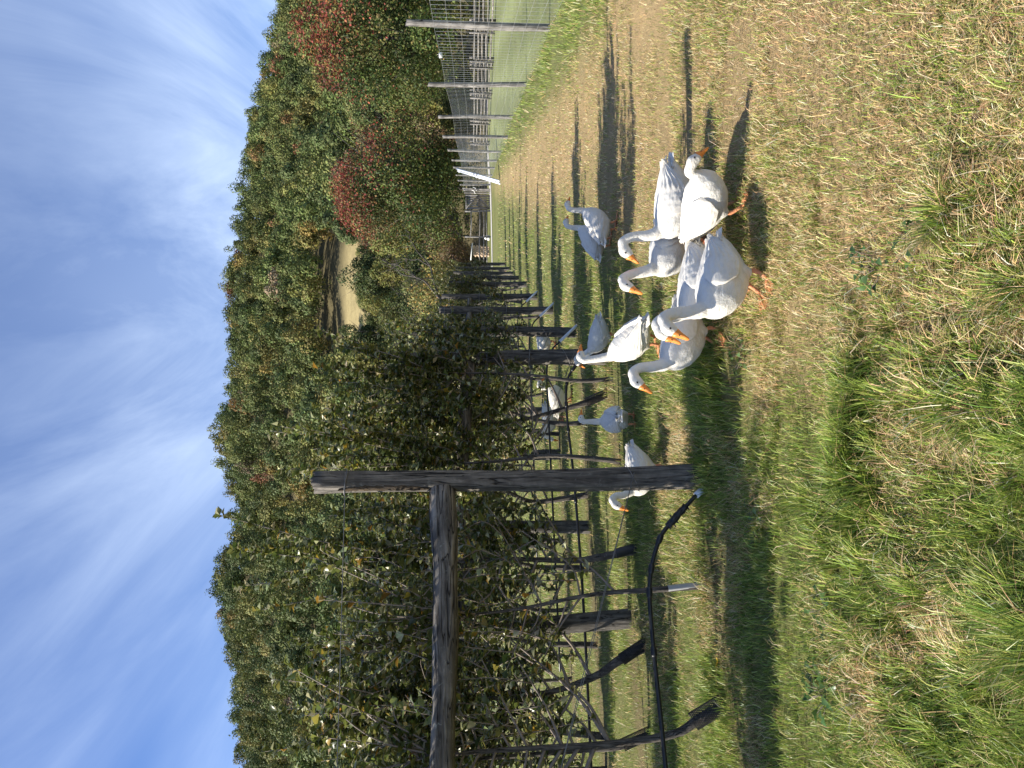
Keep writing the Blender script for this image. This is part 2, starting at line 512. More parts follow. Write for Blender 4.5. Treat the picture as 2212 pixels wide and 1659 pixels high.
# gravel lane beyond the fences
def build_lane():
    pts = [(-6, 57.5), (6, 59), (11, 61), (16, 64.5), (20, 71), (25, 79), (33, 85)]
    V = []; F = []
    for k in range(len(pts) * 6 - 5):
        f = k / 6; i = min(int(f), len(pts) - 2); u = f - i
        p = np.array(pts[i]) * (1 - u) + np.array(pts[i + 1]) * u
        d = np.array(pts[i + 1]) - np.array(pts[i]); d = d / np.linalg.norm(d); n = np.array([-d[1], d[0]])
        for s in (-1.1, 1.1):
            q = p + n * s
            V.append((q[0], q[1], gz(q[0], q[1]) + 0.03))
    for k in range(len(V) // 2 - 1): F.append((2 * k, 2 * k + 1, 2 * k + 3, 2 * k + 2))
    o = MB().add(V, F).build('path', M['gravel'], smooth=True)
    tag(o, kind='structure')
build_lane()

# ------------------------------------------------------------------ foliage cards
def cards(cen, nrm, size, col, aspect=0.62, jit=0.5, rg=rng):
    """leaf-shaped rhombic cards; cen,nrm (n,3); size (n,); col (n,3)"""
    n = len(cen)
    nn = nrm + rg.normal(0, jit, (n, 3))
    nn /= np.linalg.norm(nn, axis=1, keepdims=True) + 1e-9
    r = rg.normal(0, 1, (n, 3))
    u = np.cross(nn, r); u /= np.linalg.norm(u, axis=1, keepdims=True) + 1e-9
    v = np.cross(nn, u)
    s = size[:, None] * 0.5
    V = np.stack([cen + u * s, cen + v * s * aspect, cen - u * s, cen - v * s * aspect], 1).reshape(-1, 3)
    Q = np.arange(n * 4).reshape(n, 4)
    return V, Q, np.repeat(col, 4, 0)

def crown_points(n, rx, rz, zc, lobes, rg, low=-0.75):
    """points scattered through a lumpy crown; returns points, outward normals, lobe index, height 0..1"""
    L = []
    while len(L) < lobes:
        p = rg.uniform(-1, 1, 3)
        d = np.linalg.norm(p)
        if 0.25 < d < 0.80 and p[2] > low: L.append(p)
    L = np.array(L); lr = rg.uniform(0.26, 0.48, lobes)
    k = rg.integers(0, lobes, n)
    d = rg.normal(0, 1, (n, 3)); d[:, 2] += 0.25
    d /= np.linalg.norm(d, axis=1, keepdims=True)
    rr = rg.uniform(0.35, 1.0, n) ** 0.45 + rg.normal(0, 0.06, n)
    p = L[k] + d * (lr[k] * rr)[:, None]
    nrm = d * 0.7 + p * 0.5
    P_ = p * np.array([rx, rx, rz]) + np.array([0, 0, zc])
    return P_, nrm, k, (p[:, 2] + 1) / 2, np.linalg.norm(p, axis=1)

def jcol(base, n, rg, v=0.25, hue=0.12):
    b = np.asarray(base)
    c = np.tile(b, (n, 1)) if b.ndim == 1 else b.copy()
    c = c * (1 + rg.normal(0, v, (n, 1))) * (1 + rg.normal(0, hue, (n, 3)))
    return np.clip(c, 0.004, 0.9)

# ------------------------------------------------------------------ hillside wood (one far-off mass)
def build_forest():
    rg = np.random.default_rng(21)
    mb = MB()
    cells = []
    Y = 118.0
    while Y < 345:
        sp = 6.6 + 1.6 * rg.random()
        q = -0.78 * Y
        while q < 0.78 * Y:
            cells.append((q + rg.uniform(-2.2, 2.2), Y + rg.uniform(-2.2, 2.2)))
            q += sp
        Y += 6.2
    C = np.array(cells)
    qq = C[:, 0] / C[:, 1]
    mead = (C[:, 1] > 120) & (C[:, 1] < 168) & (qq > 0.045) & (qq < 0.20)
    lowcut = 131 + 22 * (fbm(C[:, 0] / 30, C[:, 1] / 90, 8) - 0.5)
    keep = ~mead & (C[:, 1] > lowcut) 
    C = C[keep]
    Z = hill(C[:, 0], C[:, 1])
    pal = np.array([(0.060, 0.080, 0.026), (0.078, 0.092, 0.030), (0.095, 0.100, 0.032), (0.050, 0.068, 0.026), (0.115, 0.108, 0.036),
                    (0.120, 0.080, 0.034), (0.14, 0.11, 0.035), (0.11, 0.055, 0.03), (0.105, 0.085, 0.055)])
    wt = np.array([.29, .27, .15, .19, .05, .012, .012, .006, .02]); wt /= wt.sum()
    for (x, y), z in zip(C, Z):
        behind = y > 315
        r = 2.9 + 3.0 * rg.random() ** 1.6; h = rg.uniform(7.5, 10.5) + .5 * r
        n = int(1050 * (150 / y) ** 0.5 * (r / 3.8) ** 1.4) if not behind else 300
        if rg.random() < 0.03: r *= 0.75
        pts, nr, k, hh, rad = crown_points(n, r, h * 0.48, h * 0.56, rg.integers(9, 15), rg, -0.5)
        ci = rg.choice(len(pal), p=wt)
        patch = fbm(np.array(x / 45.0), np.array(y / 45.0), 31)
        base = pal[ci] * (0.9 + 0.35 * (patch - 0.5)) * rg.uniform(0.75, 1.25)
        lobv = rg.normal(1, 0.16, 16)[k][:, None]
        col = jcol(base * lobv, n, rg, 0.16, 0.06)
        sz = rg.uniform(0.32, 0.68, n) * (0.85 + r * 0.06)
        V, Q, c = cards(pts + np.array([x, y, z]), nr, sz, col * 1.9 * np.array([1.06, 1.0, .95]), 0.8, 0.33, rg)
        mb.add(V, Q, None, c)
    o = mb.build('forest', M['forest'])
    tag(o, "dense autumn-green wood covering the steep hillside up to the ridge", "woodland", kind='stuff')
build_forest()

# ------------------------------------------------------------------ single trees in the middle distance
def tree_mesh_pair(seed, rx, h, ncards, size, palette, lobes=12, trunk_r=0.18, base_h=0.15, sparse=False, redtop=None):
    """returns (trunk mesh, crown mesh) for a tree standing at the origin"""
    rg = np.random.default_rng(seed); rr = random.Random(seed)
    tb = MB()
    top = h * 0.8
    main = [(0, 0, -0.2), (rr.uniform(-.1, .1), rr.uniform(-.1, .1), h * .2), (rr.uniform(-.3, .3), rr.uniform(-.3, .3), h * .5), (rr.uniform(-.4, .4), rr.uniform(-.4, .4), top)]
    tb.tube(main, [trunk_r * 1.3, trunk_r, trunk_r * .6, trunk_r * .15], 7, rough=.15, seed=seed)
    for k in range(14 if not sparse else 22):
        f = rr.uniform(.12, .75); a = rr.uniform(0, 6.283)
        z0 = h * f; L = rx * rr.uniform(.6, .98) * (1 - abs(f - .45) * .7)
        d = Vector((math.cos(a), math.sin(a), 0))
        p0 = Vector((0, 0, z0)); p1 = p0 + d * L * .5 + Vector((0, 0, L * .30)); p2 = p0 + d * L + Vector((0, 0, L * rr.uniform(.5, 1.0)))
        p2.z = min(p2.z, h * .97)
        tb.tube([p0, p1, p2], [trunk_r * .4, trunk_r * .22, trunk_r * .05], 5, rough=.1, seed=k)
        if sparse:
            for j in range(4):
                q = p1.lerp(p2, rr.random()); e = q + Vector((rr.uniform(-1, 1), rr.uniform(-1, 1), rr.uniform(.3, 1.3))) * L * .35
                tb.tube([q, q.lerp(e, .5) + Vector((0, 0, .1)), e], [trunk_r * .10, trunk_r * .07, trunk_r * .03], 4)
    tm = tb.mesh('trunk', True); tm.materials.append(M['treebark'])
    zc = h * (0.5 + base_h / 2); rz = h * (0.5 - base_h / 2)
    pts, nr, k, hh, rad = crown_points(ncards, rx, rz, zc, lobes, rg, -0.85)
    pal = np.array(palette)
    lobc = rg.integers(0, len(pal), lobes)
    ci = np.where(rg.random(ncards) < 0.6, lobc[k], rg.integers(0, len(pal), ncards))
    col = pal[ci]
    if redtop is not None:
        reds = np.array(redtop)
        # autumn colour comes in from the crown's outer and upper twigs first
        p = np.clip((hh - 0.56) * 2.7 + (rad - 0.80) * 2.0 - .05 + rg.normal(0, .2, ncards) + (fbm(pts[:, 0] / 1.1 + 40, pts[:, 2] / 1.1 + 40, 5) - .5) * 2.0, 0, 1)
        isred = rg.random(ncards) < p
        col = np.where(isred[:, None], reds[rg.integers(0, len(reds), ncards)], col)
    col = jcol(col * rg.normal(1, .2, lobes)[k][:, None], ncards, rg, .2, .08)
    V, Q, c = cards(pts, nr, rg.uniform(.7, 1.3, ncards) * size, col, .7, .7, rg)
    cm = MB().add(V, Q, None, c).mesh('crown'); cm.materials.append(M['crown'])
    return tm, cm

def place_tree(name, meshes, x, y, s, rz, label, cat, group=None, sz=None):
    r = empty(name, (x, y, gz(x, y)), rz)
    r.scale = (s, s, s if sz is None else sz)
    tag(r, label, cat, group)
    for nm, me in zip(('trunk', 'crown'), meshes): link(nm, me, None, r)
    return r

GREEN = [(0.075, 0.095, 0.03), (0.06, 0.08, 0.028), (0.09, 0.105, 0.035), (0.05, 0.07, 0.025)]
OLIVE = [(0.16, 0.16, 0.045), (0.13, 0.135, 0.04), (0.19, 0.175, 0.05), (0.10, 0.115, 0.035)]
GOLD = [(0.26, 0.19, 0.055), (0.20, 0.165, 0.055), (0.15, 0.14, 0.05), (0.30, 0.19, 0.06), (0.11, 0.12, 0.04)]
RUSSET = [(0.16, 0.105, 0.06), (0.13, 0.095, 0.06), (0.19, 0.12, 0.05), (0.12, 0.10, 0.055)]
YELGRN = [(0.14, 0.15, 0.05), (0.11, 0.125, 0.042), (0.17, 0.165, 0.06)]
MAPLEG = [(0.055, 0.075, 0.02), (0.036, 0.054, 0.017), (0.085, 0.098, 0.025), (0.10, 0.085, 0.03)]
MAPLER = [(0.17, 0.034, 0.026), (0.14, 0.03, 0.024), (0.19, 0.07, 0.03), (0.11, 0.035, 0.024), (0.17, 0.09, 0.03)]

pA = P(635, 70, 70.0)
mA = tree_mesh_pair(101, 8.0, 17.8, 34000, .25, MAPLEG, 30, .28, .06, False, MAPLER)
place_tree('maple_tree', mA, 33.0, 71, 1.0, 0.4, "large maple turning red on top, behind the split-rail fence at right", "tree")
mB = tree_mesh_pair(102, 8.3, 17.8, 38000, .25, MAPLEG, 28, .26, .05, False, MAPLER)
place_tree('maple_tree', mB, 22.0, 83, 1.0, 2.0, "round dark green maple with a red crown behind the picket gate", "tree")

kinds = {
    'green': tree_mesh_pair(1, 3.6, 8.5, 6500, .28, GREEN, 14, .14),
    'olive': tree_mesh_pair(2, 3.4, 8.0, 6000, .27, OLIVE, 14, .13, .05),
    'gold': tree_mesh_pair(3, 3.4, 7.5, 4600, .25, GOLD, 16, .13, .05, True),
    'russet': tree_mesh_pair(4, 3.2, 6.0, 3000, .22, RUSSET, 15, .12, .02, True),
    'yellowgreen': tree_mesh_pair(5, 3.6, 9.0, 6000, .26, YELGRN, 16, .13, .05),
    'green2': tree_mesh_pair(6, 3.0, 9.5, 6200, .28, GREEN, 12, .14, .05),
}
words = {'green': ("bushy mid-green tree", "tree"), 'green2': ("tall narrow mid-green tree", "tree"), 'olive': ("olive-green rounded tree", "tree"),
         'gold': ("thin golden-leaved tree", "tree"), 'russet': ("russet brown half-bare shrub", "shrub"), 'yellowgreen': ("pale yellow-green tree", "tree")}
# (y pixel, distance, kind, scale)
MID = [(20, 92, 'yellowgreen', 1.5), (150, 98, 'yellowgreen', 1.55), (215, 92, 'olive', 1.15), (250, 104, 'yellowgreen', 1.35), (285, 96, 'russet', 1.3),
       (205, 80, 'green', .7), (300, 112, 'russet', 1.5), (335, 124, 'russet', 1.5), (262, 120, 'green2', 1.3), (390, 122, 'green', 1.2),
       (255, 84, 'olive', .62), (470, 130, 'russet', 1.5), (525, 118, 'olive', 1.2), (575, 112, 'green', 1.05), (560, 96, 'gold', .95), (600, 88, 'gold', 1.05), (630, 100, 'russet', 1.0),
       (640, 82, 'gold', 1.15), (680, 92, 'gold', 1.25), (700, 118, 'yellowgreen', 1.1), (740, 106, 'yellowgreen', 1.2), (735, 84, 'gold', 1.1),
       (790, 100, 'yellowgreen', 1.3), (790, 124, 'olive', 1.5), (830, 88, 'gold', 1.2), (870, 108, 'yellowgreen', 1.4), (900, 90, 'olive', 1.2), (940, 112, 'olive', 1.5), (985, 94, 'yellowgreen', 1.3),
       (1030, 116, 'green2', 1.4), (1075, 94, 'olive', 1.3), (1120, 110, 'green', 1.5), (1170, 92, 'gold', 1.3), (1220, 112, 'olive', 1.5), (1270, 94, 'yellowgreen', 1.3), (1330, 114, 'green', 1.5),
       (1370, 94, 'olive', 1.3), (1430, 110, 'green2', 1.4), (1480, 92, 'olive', 1.3), (1540, 112, 'green', 1.5), (1590, 94, 'yellowgreen', 1.3), (1650, 108, 'olive', 1.5),
       (1720, 96, 'green', 1.4), (-60, 104, 'green2', 1.6), (-130, 96, 'olive', 1.5), (60, 118, 'green', 1.5), (600, 132, 'green', 1.2), (660, 128, 'olive', 1.1), (545, 132, 'green2', .8), (430, 108, 'green', 1.0), (510, 104, 'russet', 1.1), (535, 140, 'russet', .8), (548, 145, 'olive', .5), (575, 146, 'green', .45), (604, 145, 'yellowgreen', .45), (636, 146, 'olive', .5), (664, 145, 'green', .45), (520, 144, 'green', .6), (585, 139, 'olive', .5), (618, 138, 'green', .5), (648, 139, 'yellowgreen', .5), (572, 142, 'green', .6), (612, 140, 'olive', .62), (652, 141, 'yellowgreen', .55), (692, 140, 'green', .6), (556, 137, 'olive', .42), (630, 133, 'russet', .5), (596, 142, 'green', .33), (675, 135, 'olive', .4), (590, 133, 'russet', .8), (640, 131, 'green', .7), (228, 128, 'yellowgreen', 1.6), (300, 126, 'russet', 1.9), (400, 130, 'russet', 2.0), (470, 126, 'russet', 1.6), (585, 124, 'olive', 1.0), (645, 116, 'green', .95), (690, 104, 'russet', 1.1),
       (560, 84, 'russet', .8), (615, 110, 'yellowgreen', .95), (670, 108, 'green', .9), (720, 130, 'green2', 1.1), (770, 114, 'green', 1.1), (850, 128, 'green', 1.3), (920, 126, 'yellowgreen', 1.2), (1000, 128, 'green', 1.4), (1090, 126, 'olive', 1.4), (1180, 126, 'green2', 1.3), (1300, 126, 'yellowgreen', 1.3), (1400, 126, 'green', 1.4), (1520, 126, 'olive', 1.4), (345, 100, 'green', 1.0), (275, 130, 'green', 1.3), (180, 122, 'green2', 1.4)]
def build_mid():
    rr = random.Random(5)
    byk = {}
    for y, Y, k, s in MID: byk.setdefault(k, []).append((y, Y, s))
    ordn = ['first', 'second', 'third', 'fourth', 'fifth', 'sixth', 'seventh', 'eighth', 'ninth', 'tenth', 'eleventh', 'twelfth', 'thirteenth', 'fourteenth', 'fifteenth', 'sixteenth', 'seventeenth', 'eighteenth', 'nineteenth', 'twentieth', 'twenty-first', 'twenty-second', 'twenty-third', 'twenty-fourth', 'twenty-fifth', 'twenty-sixth', 'twenty-seventh', 'twenty-eighth', 'twenty-ninth', 'thirtieth']
    for k, L in byk.items():
        L.sort(key=lambda a: -a[0])          # from the left of the upright scene
        for i, (y, Y, s) in enumerate(L):
            X = (829.5 - y) / FD * Y
            wd, cat = words[k]
            where = "beside the maples" if y < 480 else ("behind the far trellis posts" if y < 800 else "behind the apple rows")
            lab = f"{wd} {where}, {ordn[i]} of its kind from the left"
            place_tree(cat, kinds[k], X, Y, s, rr.uniform(0, 6.28), lab, cat, "trees and shrubs at the foot of the hill", s * rr.uniform(.92, 1.12))
build_mid()

# ------------------------------------------------------------------ grass blades (uncountable)
def build_grass():
    rg = np.random.default_rng(77)
    n = 560000
    v = 1062 + (2330 - 1062) * rg.random(n) ** 0.92
    y = rg.uniform(-160, 1820, n)
    ns = 190000                                    # thinner sward to either side of the frame
    v = np.concatenate([v, 1080 + 1250 * rg.random(ns) ** .85]); y = np.concatenate([y, np.where(rg.random(ns) < .55, rg.uniform(-1100, -160, ns), rg.uniform(1820, 2600, ns))])
    kd = (v - 1106.0) / FD
    f = np.cos(PITCH) - kd * np.sin(PITCH); zz = -np.sin(PITCH) - kd * np.cos(PITCH)
    Y = -CAM_H / zz * f
    X = (829.5 - y) / FD / f * Y
    k = (Y < 46)
    X, Y = X[k], Y[k]
    n2 = 60000                                     # a skirt round the frame
    X2 = rg.uniform(-5, 5, n2); Y2 = rg.uniform(0.0, 5, n2)
    X = np.concatenate([X, X2]); Y = np.concatenate([Y, Y2])
    n = len(X)
    t = tan_mask(X, Y)
    pat = fbm(X * 2.4, Y * 2.4, 41)
    bare = (vnoise(X * 1.1, Y * 2.2, 55) > 0.66) & (rg.random(n) < 0.72)
    bare |= (rg.random(n) < 0.30 * t)
    for (ex, ey) in ROW0[:4]:
        du = (X - ex) * -.912 + (Y - ey) * -.41; dv = (X - ex) * -.41 + (Y - ey) * .912
        bare |= (rg.random(n) < .72 * np.exp(-(dv / .24) ** 2) * smooth01(du, .1, .5))
    keep = ~bare
    X, Y, t, pat = X[keep], Y[keep], t[keep], pat[keep]
    n = len(X)
    # long tufts: foreground centre-left, plus clumps round the posts
    tuft = smooth01(fbm(X * 2.6, Y * 2.6, 61, 3), .42, .70) * np.exp(-((X + .30) / .55) ** 2) * (1 - smooth01(Y, 2.9, 3.5))
    tuft = np.maximum(tuft, .45 * smooth01(fbm(X * 1.6, Y * 1.6, 91, 3), .52, .74) * (1 - .8 * t) * (1 - smooth01(Y, 9, 16)))
    for (cx, cy, rad, am) in ((.10, 5.05, .45, .7), (-.60, 5.2, .25, .6), (-1.46, 5.25, .2, .6), (-2.1, 4.9, .25, .5), (.35, 8.8, .25, .5), (.45, 2.35, .25, .7)):
        tuft = np.maximum(tuft, am * np.exp(-((X - cx) ** 2 + (Y - cy) ** 2) / rad ** 2))
    fx = 7.0 + (Y - 15.7) * 0.235
    edge = np.exp(-((X - fx) / .7) ** 2) * (Y > 8)
    tuft = np.maximum(tuft, .8 * edge)
    L = (.028 + .045 * rg.random(n)) * (1 - .25 * t) + tuft * rg.uniform(.03, .15, n) + Y * .0008
    wd = np.maximum(.0024 + .0026 * rg.random(n) + tuft * .0026, Y * 0.00055)
    L *= np.where(Y > 14, 1.25, 1.0)
    lawn = (X > fx + .5) & (Y > 8)
    L = np.where(lawn, .03, L)
    # colour
    pt = np.clip(.18 + .36 * t + 1.9 * (pat - .5) * (1 - .65 * t) - .35 * tuft, .05, .9)
    u = rg.random(n)
    straw = u < pt
    L = np.where(straw, L * 1.45, L); wd = np.where(straw & (Y < 8), np.maximum(wd * .68, Y * .00048), wd)
    pg = np.array([(0.165, 0.25, 0.038), (0.235, 0.31, 0.05), (0.32, 0.365, 0.075), (0.45, 0.46, 0.15), (0.10, 0.165, 0.035)])
    ps = np.array([(0.64, 0.45, 0.20), (0.74, 0.56, 0.29), (0.46, 0.31, 0.145), (0.54, 0.345, 0.19), (0.78, 0.65, 0.41)])
    gi = rg.choice(5, n, p=[.26, .28, .22, .12, .12])
    col = np.where(straw[:, None], ps[rg.integers(0, 5, n)], pg[gi])
    col = jcol(col, n, rg, .28, .06)
    lawnc = np.stack([.22 + .06 * np.sin((X * .93 - Y * .36) * 2.2), .26 + .065 * np.sin((X * .93 - Y * .36) * 2.2), .11 + 0 * X], 1)
    col = np.where(lawn[:, None], jcol(lawnc, n, rg, .12, .04), col)
    # straw lies flatter
    a = rg.uniform(0, 2 * np.pi, n)
    bend = np.where(straw, rg.uniform(.9, 1.9, n), rg.uniform(.2, 1.15, n))
    cs = .17; ci, cj = np.floor(X / cs), np.floor(Y / cs)
    ccx = (ci + .2 + .6 * hash2(ci, cj, 3)) * cs; ccy = (cj + .2 + .6 * hash2(ci, cj, 4)) * cs
    ar = np.arctan2(Y - ccy, X - ccx) + rg.normal(0, .75, n)
    a = np.where(tuft > .12, ar, a)
    L *= .65 + .7 * hash2(ci, cj, 9)
    lone = rg.random(n) < .012
    L = np.where(lone & (Y < 7), L + rg.uniform(.04, .12, n), L)
    dx, dy = np.cos(a), np.sin(a)
    Z = (fbm(X * 0.8, Y * 0.8, 11) - 0.5) * 0.10 * (1 - smooth01(Y, 20, 60)) - .004
    base = np.stack([X, Y, Z], 1)
    dirh = np.stack([dx, dy, np.zeros(n)], 1)
    a2 = a + np.pi / 2 + rg.normal(0, .5, n)
    sd_ = np.stack([np.cos(a2), np.sin(a2), np.zeros(n)], 1)
    up = np.array([0, 0, 1.0])
    m1 = base + (dirh * np.sin(bend * .45)[:, None] + up * np.cos(bend * .45)[:, None]) * (L * .55)[:, None]
    tip = m1 + (dirh * np.sin(bend * 1.15)[:, None] + up * np.cos(bend * 1.15)[:, None]) * (L * .5)[:, None]
    tip[:, 2] = np.maximum(tip[:, 2], Z + .004)
    wv = sd_ * (wd * .5)[:, None]
    V = np.stack([base - wv, base + wv, m1 + wv * .85, m1 - wv * .85, tip], 1).reshape(-1, 3)
    i = np.arange(n)[:, None] * 5
    Q = i + np.array([[0, 1, 2, 3]]); T = i + np.array([[3, 2, 4]])
    c = np.repeat(col, 5, 0)
    o = MB().add(V, Q, T, c).build('grass', M['grass'])
    tag(o, "pasture grass, green with dry straw, covering the ground", "grass", kind='stuff')
build_grass()

# ------------------------------------------------------------------ posts and trellis
def post_mesh(h, r, seed, sink=.25, seg=22, lean=(0, 0), irregular=.10, name='post', rings=26, hewn=0, face=-65):
    rr = random.Random(seed)
    ph = [rr.uniform(0, 6.28) for _ in range(6)]
    am = [rr.uniform(.4, 1) * irregular for _ in range(6)]
    V = []
    for i in range(rings + 1):
        z = -sink + (h + sink) * i / rings
        for k in range(seg):
            a = 2 * math.pi * k / seg
            f = 1 + am[0] * math.sin(2 * a + ph[0] + z * .6) + am[1] * .6 * math.sin(3 * a + ph[1] - z * .8) + am[2] * .35 * math.sin(7 * a + ph[2] + .3 * math.sin(z * 3)) + am[3] * .3 * math.sin(11 * a + ph[3])
            f *= 1 + .05 * math.sin(z * 2.3 + ph[4]) + .02 * math.sin(z * 7 + ph[5]) + rr.uniform(-.012, .012)
            f *= 1.04 - .08 * max(0, z) / h
            if hewn:
                b_ = a - R(face)
                f *= .80 * (abs(math.cos(b_)) ** hewn + abs(math.sin(b_)) ** hewn) ** (-1 / hewn)
            V.append((r * f * math.cos(a) + lean[0] * z / h + .012 * math.sin(z * 1.7 + ph[0]), r * f * math.sin(a) + lean[1] * z / h, z))
    # ragged sawn top
    top = rings * seg
    for k in range(seg):
        x, y, z = V[top + k]; V[top + k] = (x, y, z + rr.uniform(-.012, .012) + .02 * math.sin(k * .5))
    F = []
    for i in range(rings):
        for k in range(seg):
            k2 = (k + 1) % seg
            F.append((i * seg + k, i * seg + k2, (i + 1) * seg + k2, (i + 1) * seg + k))
    V.append((lean[0], lean[1], h - .008)); c = len(V) - 1
    T = [(top + k, top + (k + 1) % seg, c) for k in range(seg)]
    return MB().add(V, F, T).mesh(name, True)

ROWD = Vector((-.912, -.41, 0))
ENDS = [G(1520, 1028), G(1318, 772), G(1245, 720), G(1195, 670), G(1162, 641), G(1137, 614), G(1122, 601), G(1109, 590), G(1100, 580), G(1091, 571)]
TOPZ = [2.72, 2.43, 2.38, 2.30, 2.38, 2.36, 2.4, 2.4, 2.4, 2.4]
RADS = [.087, .098, .088, .092, .09, .09, .09, .09, .09, .09]
ordw = ["nearest", "second", "third", "fourth", "fifth", "sixth", "seventh", "eighth", "ninth", "tenth"]
def lower(p): return Vector((p.x, p.y, gz(p.x, p.y)))
def bark_strip(parent, lean):
    rr = random.Random(17); V = []; nz, na = 26, 9
    for i in range(nz + 1):
        z = 1.93 + .62 * i / nz
        c = -112 + 6 * math.sin(z * 9); wdt = 17 * math.sin(math.pi * (i + .4) / (nz + .8)) ** .5 + rr.uniform(-4, 4)
        for j in range(na + 1):
            a = R(c + wdt * (2 * j / na - 1))
            b_ = a - R(-65)
            f = .80 * (abs(math.cos(b_)) ** 7 + abs(math.sin(b_)) ** 7) ** (-1 / 7) * .99
            r = RADS[0] * f + (.004 + .008 * rr.random() if 0 < j < na else -.006)
            V.append((r * math.cos(a) + lean[0] * z / TOPZ[0], r * math.sin(a), z))
    Q = [(i * (na + 1) + j, i * (na + 1) + j + 1, (i + 1) * (na + 1) + j + 1, (i + 1) * (na + 1) + j) for i in range(nz) for j in range(na)]
    MB().add(V, Q).build('bark', M['rotbark'], parent)
def build_trellises():
    for i, E in enumerate(ENDS):
        t = empty('trellis', lower(E))
        desc = "big front post and long cross beam, nearest of all" if i == 0 else f"shaded end post, {ordw[i]} row from the front"
        tag(t, f"weathered timber trellis with {desc}", "trellis", "apple trellises")
        lean = (-.035 if i == 0 else random.Random(i).uniform(-.04, .04), 0)
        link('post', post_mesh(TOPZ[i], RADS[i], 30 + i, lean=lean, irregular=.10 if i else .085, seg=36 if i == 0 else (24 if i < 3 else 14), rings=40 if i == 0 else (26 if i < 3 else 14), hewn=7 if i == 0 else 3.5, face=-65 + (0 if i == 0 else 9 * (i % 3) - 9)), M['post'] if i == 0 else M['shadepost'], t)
        if i == 0: bark_strip(t, lean)
        inner = 2.75 if i == 0 else (3.0 if i == 1 else 3.1)
        q = ROWD * inner
        pm = post_mesh(2.2 if i == 0 else 2.35, RADS[i] * 1.0, 60 + i, seg=18 if i < 3 else 10, rings=20 if i < 3 else 12, lean=(-.12 if i == 1 else 0, 0))
        for j in range(1 if i == 0 else (2 if i < 6 else 1)):
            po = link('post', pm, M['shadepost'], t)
            off = ROWD * (inner * (j + 1))
            po.location = (off.x, off.y, gz(E.x + off.x, E.y + off.y) - gz(E.x, E.y))
            po.rotation_euler = (0, 0, j * 1.7)
        # brace beam between end and inner post
        zb0, zb1 = (1.86, 1.77) if i == 0 else (1.68, 1.72)
        nseg = 34; V = []; rr = random.Random(90 + i); L = inner - RADS[i] * 1.7
        ph = [rr.uniform(0, 6) for _ in range(5)]
        seg = 14 if i < 3 else 8
        for a in range(nseg + 1):
            x = L * a / nseg
            r0 = (.076 if i == 0 else .068) * (1 + .09 * math.sin(x * 2.6 + ph[0]) + .06 * math.sin(x * 7 + ph[1]))
            for k in range(seg):
                an = 2 * math.pi * k / seg
                r = r0 * (1 + .10 * math.sin(2 * an + ph[2] + x * .9) + .07 * math.sin(5 * an + ph[3] + x) + rr.uniform(-.05, .05))
                V.append((x, r * math.cos(an), r * math.sin(an) + .03 * math.sin(x * 1.7 + ph[4])))
        F = [(a * seg + k, (a + 1) * seg + k, (a + 1) * seg + (k + 1) % seg, a * seg + (k + 1) % seg) for a in range(nseg) for k in range(seg)]
        c0 = len(V); V.append((0, 0, 0)); V.append((L, 0, 0))
        T = [((k + 1) % seg, c0, k) for k in range(seg)] + [(nseg * seg + k, c0 + 1, nseg * seg + (k + 1) % seg) for k in range(seg)]
        bo = MB().add(V, F, T).build('cross_beam', M['beam'], t, True)
        st = ROWD * (RADS[i] * .85)
        bo.location = (st.x, st.y, zb0)
        bo.rotation_euler = (0, math.asin((zb0 - zb1) / L), math.atan2(ROWD.y, ROWD.x))
        # trellis wires along the row
        wmat = M['darkwire']
        hs = [(2.50, 2.34)] if i == 0 else [(2.2, 2.2), (1.45, 1.45), (.95, .95)]
        off = ROWD.cross(Vector((0, 0, 1))).normalized() * (RADS[i] * -1.02)
        for (z0, z1) in hs:
            wb = MB()
            a = ROWD * (-RADS[i] * .2) + off; b = ROWD * (inner * 2) + off
            pts = [a.lerp(b, f / 12) + Vector((0, 0, z0 + (z1 - z0) * f / 12 - .03 * math.sin(f / 12 * math.pi))) for f in range(13)]
            wb.tube(pts, .0028 if i == 0 else .0022, 5)
            # the turn of wire round the end post
            ring = [Vector((math.cos(x) * RADS[i] * 1.11 + lean[0] * z0 / 2.7, math.sin(x) * RADS[i] * 1.11, z0 + .01 * math.sin(x * 2))) for x in np.linspace(0, 6.28, 17)]
            wb.tube(ring, .0028, 5)
            wb.build('wire', wmat, t, True)
        if i < 3:   # diagonal brace wire
            wb = MB()
            for s in (-1, 1):
                a = Vector((0, 0, .50 if i == 0 else .42)) + off * 1.02; b = ROWD * inner + Vector((0, 0, 1.62 if i else 1.4)) + off * s
                wb.tube([a, a.lerp(b, .5) + Vector((0, 0, .012 * s)), b], .0024, 5)
            ring = [Vector((math.cos(x) * RADS[i] * 1.09 - .008, math.sin(x) * RADS[i] * 1.09, .50 + .05 * math.cos(x))) for x in np.linspace(0, 6.28, 17)]
            wb.tube(ring, .0026, 5)
            wb.build('brace_wire', M['darkwire'], t, True)
build_trellises()

